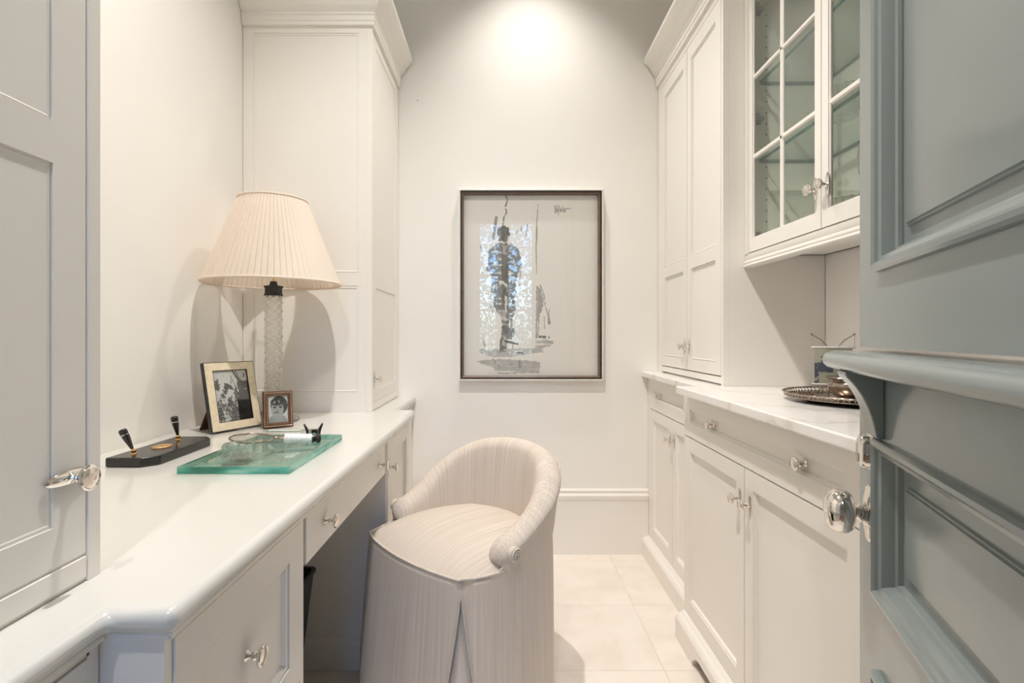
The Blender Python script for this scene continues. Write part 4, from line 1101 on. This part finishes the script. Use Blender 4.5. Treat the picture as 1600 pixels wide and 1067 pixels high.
# toddler portrait (generic)
h2, w2 = 80, 60; Y, X = np.mgrid[0:h2, 0:w2]; X = X / w2; Y = Y / h2
img2 = np.full((h2, w2), 0.66)
def E(cx, cy, rx, ry): return ((X - cx) / rx) ** 2 + ((Y - cy) / ry) ** 2
img2 = np.where(E(0.55, 0.36, 0.42, 0.36) < 1, 0.055 + 0.04 * sm(3, 16, (h2, w2)), img2)
img2 = np.where(E(0.46, 0.98, 0.50, 0.30) < 1, 0.36, img2)
img2 = np.where(E(0.46, 0.50, 0.31, 0.34) < 1, 0.46 - 0.10 * X, img2)
img2 = np.where((E(0.46, 0.22, 0.33, 0.14) < 1) & (sm(4, 9, (h2, w2)) > 0.30), 0.07, img2)
for cx in (0.33, 0.62):
    img2 = np.where(E(cx, 0.42, 0.075, 0.035) < 1, 0.07, img2); img2 = np.where(np.abs(E(cx, 0.365, 0.10, 0.03) - 0.9) < 0.35, np.minimum(img2, 0.20), img2)
img2 = np.where(E(0.46, 0.535, 0.05, 0.03) < 1, 0.28, img2)
img2 = np.where((E(0.42, 0.615, 0.13, 0.03) < 1), 0.12, img2)
for k in range(4): img2 = np.where(E(0.44 + 0.07 * k, 0.74 + 0.02 * k, 0.045, 0.12) < 1, 0.44 - 0.03 * (k % 2), img2)
img2 = np.where(E(0.52, 0.88, 0.18, 0.12) < 1, 0.40, img2)
PF2 = [(0.001, -0.0005), (0.001, 0.003), (0.002, 0.005), (0.004, 0.0045), (0.006, 0.003), (0.011, 0.003), (0.0125, 0.0045), (0.0145, 0.0045), (0.0155, 0.003), (0.0155, -0.0005)]
photo_frame('photo_frame', (-0.786, 1.672), (-0.709, 1.722), 0.120, math.radians(9), 0, 0.008, (M['copper'], M['velvet'], M['copper']), 'smaller copper-toned photo frame with a toddler portrait in front of the lamp', PF2, img2.astype(np.float32), 0.5, M['velvet'])

# ------------------------------------------------------------------ pen stand
ps = thing('pen_stand', (-0.865, 1.30, DZ), 'black desk pen base with bronze medallion and two slanted pens', 'pen stand')
b = MB(); b.prism([(-0.925, 1.186), (-0.842, 1.186), (-0.815, 1.214), (-0.815, 1.422), (-0.838, 1.446), (-0.925, 1.446)], ID, DZ + 0.0005, DZ + 0.0225)
b.build('base', M['black'], ps, bevel=0.0035, seg=3, smooth='auto')
b = MB(); b.rings([[(-0.872 + rx * math.cos(2 * PI * k / 32), 1.305 + ry * math.sin(2 * PI * k / 32), DZ + z) for k in range(32)] for rx, ry, z in ((0.021, 0.027, 0.0225), (0.021, 0.027, 0.0245), (0.0195, 0.0255, 0.0258), (0.017, 0.023, 0.0252), (0.010, 0.014, 0.0262))], cap0=True, cap1=True)
b.build('medallion', M['medal'], ps, smooth='auto')
for (x, y, dx, dy) in ((-0.884, 1.222, -0.46, -0.10), (-0.886, 1.392, -0.12, -0.12)):
    base = Vector((x, y, DZ + 0.0225)); d = Vector((dx, dy, 1)).normalized()
    a = d.cross(Vector((0, 1, 0))).normalized(); c = d.cross(a).normalized()
    s_ = MB().lathe([(0.0065, 0), (0.0065, 0.002), (0.004, 0.004), (0.0055, 0.008), (0.0062, 0.010), (0.0045, 0.013)], T(base, (1, 0, 0), (0, 1, 0), (0, 0, 1)), 16).build('socket', M['gold'], ps, smooth='auto')
    pt_ = T(base + Vector((0, 0, 0.008)), a, c, d)
    p_ = MB().lathe([(0.0022, 0), (0.0030, 0.005), (0.0052, 0.018), (0.0076, 0.033), (0.0087, 0.044), (0.0090, 0.052), (0.0086, 0.056), (0.0060, 0.058)], pt_, 18).build('pen', M['black'], ps, smooth='auto', angle=50)
    MB().lathe([(0.0083, 0.0425), (0.0090, 0.0425), (0.0092, 0.0442), (0.0083, 0.0442)], pt_, 18, cap0=False, cap1=False).build('ring', M['chrome'], p_)
    MB().lathe([(0.0016, -0.002), (0.0028, 0.002), (0.0034, 0.008), (0.0034, 0.010)], pt_, 12).build('tip', M['gold'], p_, smooth='auto')

# ------------------------------------------------------------------ glass desk tray and what lies on it
TX0, TX1, TY0, TY1, TH = -0.720, -0.474, 1.127, 1.497, 0.021
b = MB(); z0, z1 = DZ + 0.0005, DZ + 0.0005 + TH
def rect(d, z): return [(TX0 + d, TY0 + d, z), (TX1 - d, TY0 + d, z), (TX1 - d, TY1 - d, z), (TX0 + d, TY1 - d, z)]
b.rings([rect(0.0, z0 + 0.001), rect(0.0, z1 - 0.0045)], mi=1)
b.rings([rect(0.0, z1 - 0.0045), rect(0.020, z1)], mi=2); b.rings([rect(0.020, z1), rect(0.022, z1 - 0.0002)], mi=0)
b.rings([rect(0.022, z1 - 0.0002), rect(0.030, z1 - 0.005)], mi=2)
b.rings([rect(0.030, z1 - 0.005), rect(0.031, z1 - 0.005)], cap1=True, mi=0)
b.rings([rect(0.0, z0 + 0.001), rect(0.001, z0)], cap1=True, mi=0)
tag(b.build('glass_tray', [M['slab'], M['slab_edge'], M['slab_bevel']], origin=(-0.597, 1.312, DZ)), 'thick green-edged glass slab tray lying on the white desk', 'tray')
zt_ = z1 - 0.005 + 0.0004
# round crystal dish
CD = [(0.0, 0.0), (0.031, 0.0), (0.034, 0.004), (0.0345, 0.008), (0.0348, 0.012), (0.035, 0.016), (0.0352, 0.021), (0.0355, 0.026), (0.0345, 0.030), (0.0315, 0.030), (0.0305, 0.026), (0.029, 0.006), (0.0, 0.004)]
lathe_thing('crystal_dish', CD, (-0.638, 1.232, zt_), 'small round cut-crystal dish on the front of the glass tray', 'dish', M['crystal'], 72, lambda r, n, a: r * (1 + (0.055 * math.cos(16 * a + n * 260) if 0.003 < n < 0.027 and r > 0.032 else 0)))
# magnifying glass
mg = thing('magnifying_glass', (-0.60, 1.33, zt_), 'magnifying glass with ribbed white handle and black end lying across the glass tray', 'magnifier')
mc = Vector((-0.648, 1.318, zt_ + 0.0256)); md = Vector((0.88, 0.34, -0.075)).normalized(); mn = Vector((0.12, 0.0, 1)); mn = (mn - md * mn.dot(md)).normalized(); ms = mn.cross(md).normalized()
mt_ = T(mc, md, ms, mn)
MB().tube([mt_(0.052 * math.cos(2 * PI * k / 48), 0.052 * math.sin(2 * PI * k / 48), 0) for k in range(48)], 0.0026, 8, closed=True).build('rim', M['silver'], mg, smooth=True)
MB().rings([[mt_(r * math.cos(2 * PI * k / 40), r * math.sin(2 * PI * k / 40), z) for k in range(40)] for r, z in ((0.004, -0.003), (0.030, -0.0022), (0.050, -0.0003), (0.050, 0.0003), (0.030, 0.0022), (0.004, 0.003))], cap0=True, cap1=True).build('lens', M['pane'], mg, smooth='auto')
ha = T(mt_(0.052, 0, 0), ms, mn, md)
MB().lathe([(0.0028, 0.0), (0.0048, 0.002), (0.0048, 0.006), (0.0032, 0.008), (0.0050, 0.012), (0.0062, 0.016), (0.0070, 0.024)], ha, 16).build('ferrule', M['silver'], mg, smooth='auto')
pr = []
for k in range(11):
    for q in range(5):
        a = q / 5; z = 0.024 + (k + a) * 0.0062; pr.append((0.0112 + 0.0016 * math.sin(PI * a), z))
pr = [(0.004, 0.0238)] + pr + [(0.0112, 0.024 + 11 * 0.0062), (0.004, 0.0925)]
MB().lathe(pr, ha, 20).build('handle', M['white_ivory'], mg, smooth=True)
MB().lathe([(0.007, 0.0921), (0.0110, 0.0926), (0.0110, 0.0976), (0.0075, 0.1006), (0.0110, 0.1046), (0.0122, 0.1086), (0.0105, 0.1136), (0.005, 0.1156)], ha, 20).build('end_cap', M['black'], mg, smooth='auto')
# flat glass block behind
b = MB(); bx0, bx1, by0, by1 = -0.688, -0.578, 1.452, 1.488
b.recpanel(ID, bx0, bx1, by0, by1, [(0.0, zt_ + 0.005), (0.0, zt_ + 0.016), (0.002, zt_ + 0.018), (0.006, zt_ + 0.018), (0.008, zt_ + 0.014)])
b.rings([[(bx0, by0, zt_ + 0.005), (bx1, by0, zt_ + 0.005), (bx1, by1, zt_ + 0.005), (bx0, by1, zt_ + 0.005)]], cap0=True)
tag(b.build('glass_pin_dish', M['crystal']), 'small flat oblong glass dish at the back of the glass tray', 'dish')
# sharpener cup with two black wings
cp = thing('desk_clip', (-0.536, 1.44, zt_), 'small black winged desk clip at the back right of the glass tray', 'clip')
ct_ = T((-0.536, 1.440, zt_ + 0.0006), Vector((0.93, 0.36, 0)), (0, 0, 1), Vector((0.36, -0.93, 0)))
for sg in (-1, 1):
    pl = [(sg * 0.006, 0.001), (sg * 0.017, 0.001), (sg * 0.020, 0.022), (sg * 0.026, 0.040), (sg * 0.023, 0.042), (sg * 0.014, 0.028), (sg * 0.010, 0.012)]
    MB().prism(pl, ct_, -0.006, 0.006).build('wing', M['black'], cp)
MB().prism([(-0.016, 0.0), (0.016, 0.0), (0.012, 0.026), (-0.012, 0.026)], ct_, -0.007, 0.007).build('body', M['chrome'], cp, bevel=0.001)
# ------------------------------------------------------------------ silver tray, bowl and card stand
TC = (0.955, 1.375, CZ + 0.0005)
tt = thing('silver_tray', TC, 'round tarnished silver tray with pierced gallery rim on the marble counter', 'tray')
tf = T(TC, (1, 0, 0), (0, 1, 0), (0, 0, 1))
MB().lathe([(0.0, 0.001), (0.110, 0.001), (0.112, 0.0), (0.118, 0.0), (0.130, 0.004), (0.165, 0.008), (0.178, 0.011), (0.178, 0.013), (0.165, 0.0105), (0.128, 0.0065), (0.112, 0.004), (0.0, 0.004)], tf, 96, lambda r, n, a: r * (1 + (0.004 * math.cos(48 * a) if r > 0.17 else 0))).build('plate', M['silver'], tt, smooth='auto')
b = MB()
for k in range(96):
    a = 2 * PI * k / 96; b.tube([tf(0.176 * math.cos(a), 0.176 * math.sin(a), 0.012), tf(0.181 * math.cos(a), 0.181 * math.sin(a), 0.021)], 0.0016, 5)
b.build('gallery', M['silver'], tt, smooth=True)
MB().tube([tf(0.1815 * math.cos(2 * PI * k / 192), 0.1815 * math.sin(2 * PI * k / 192), 0.022 + 0.0008 * math.cos(48 * 2 * PI * k / 192)) for k in range(192)], 0.0026, 6, closed=True).build('rim', M['silver'], tt, smooth=True)
b = MB()
for k in range(60):
    a = 2 * PI * k / 60
    for r in (0.140, 0.152): b.lathe([(0.003, 0.0), (0.003, 0.0012), (0.001, 0.0018)], T(tf(r * math.cos(a), r * math.sin(a), 0.0068 + (r - 0.128) * 0.108), (1, 0, 0), (0, 1, 0), (0, 0, 1)), 6)
b.build('beading', M['silver'], tt)
lathe_thing('silver_bowl', [(0.0, 0.0), (0.034, 0.0), (0.036, 0.004), (0.034, 0.008), (0.040, 0.014), (0.049, 0.026), (0.053, 0.038), (0.051, 0.046), (0.046, 0.050), (0.047, 0.054), (0.054, 0.058), (0.056, 0.060), (0.054, 0.062), (0.045, 0.056), (0.044, 0.048), (0.048, 0.038), (0.040, 0.018), (0.0, 0.008)], (0.930, 1.375, CZ + 0.0050), 'squat tarnished silver bowl with flared lip standing on the silver tray', 'bowl', M['silver'], 48)
cs = thing('card_stand', (0.935, 1.475, CZ), 'small pale wire stand holding a grey sketch card behind the silver bowl', 'card stand')
cx_ = 0.953; cy_ = 1.482; zc = CZ + 0.006
u = Vector((0.95, -0.31, 0)).normalized(); n = Vector((-0.31, -0.95, 0)).normalized()
ft = T((cx_, cy_, zc), u, (0, 0, 1), n)
hw = 0.055
MB().tube([ft(-hw, 0.138, 0), ft(-hw + 0.004, 0.138, 0), ft(hw - 0.004, 0.138, 0), ft(hw, 0.138, 0)], [0.0036, 0.0026, 0.0026, 0.0036], 8).build('top_rod', M['white_ivory'], cs, smooth='auto')
MB().tube([ft(-hw, 0.030, 0), ft(-hw + 0.004, 0.030, 0), ft(hw - 0.004, 0.030, 0), ft(hw, 0.030, 0)], [0.0036, 0.0026, 0.0026, 0.0036], 8).build('bottom_rod', M['white_ivory'], cs, smooth='auto')
b = MB()
for sg in (-1, 1):
    b.tube([ft(sg * 0.012, 0.138, -0.004), ft(sg * 0.028, 0.158, -0.004), ft(sg * 0.054, 0.176, -0.004)], 0.0014, 6)
    b.tube([ft(sg * 0.054, 0.176, -0.004), ft(sg * 0.0545, 0.138, -0.001)], 0.0005, 4)
    b.tube([ft(sg * 0.012, 0.138, -0.004), ft(sg * 0.006, 0.080, -0.005), ft(sg * 0.016, 0.026, -0.003), ft(sg * 0.056, 0.003, 0.012)], 0.0014, 6)
    for p_ in (ft(sg * 0.054, 0.176, -0.004), ft(sg * 0.056, 0.003, 0.012)):
        b.lathe([(0.001, -0.003), (0.003, -0.001), (0.003, 0.001), (0.001, 0.003)], T(p_, (1, 0, 0), (0, 1, 0), (0, 0, 1)), 8)
b.tube([ft(0, 0.10, -0.005), ft(0, 0.0015, -0.045)], 0.0014, 6)
b.build('wire_frame', M['silver'], cs, smooth='auto')
h3, w3 = 60, 56; Y, X = np.mgrid[0:h3, 0:w3]; X = X / w3; Y = Y / h3
im = np.zeros((h3, w3, 3)) + np.array([0.46, 0.46, 0.36])
nn_ = 0.5 * sm(21, 8, (h3, w3)) + 0.5 * sm(22, 22, (h3, w3))
dk = (np.exp(-((X - 0.22) / 0.22) ** 2 - ((Y - 0.52) / 0.22) ** 2) + nn_ * 0.8 > 0.95) | ((X < 0.12) & (Y > 0.4) & (nn_ > 0.4)) | ((X > 0.32) & (X < 0.50) & (Y > 0.42) & (Y < 0.68)) | ((X > 0.58) & (X < 0.70) & (Y > 0.5) & (Y < 0.95)) | ((X > 0.72) & (X < 0.78) & (Y > 0.5) & (Y < 0.95)) | (((X - 0.2) ** 2 + (Y - 0.24) ** 2) < 0.001)
im = np.where(dk[..., None], np.array([0.10, 0.115, 0.15]), im * (0.9 + 0.2 * nn_[..., None]))
printgrid('card_print', ft, -0.048, 0.048, 0.034, 0.134, 0.0006, im.astype(np.float32), M['photo'], cs)
MB().box(-0.048, 0.048, 0.031, 0.137, -0.0006, 0.0003, ft).build('card', M['bone'], cs)
bpy.context.view_layer.update()
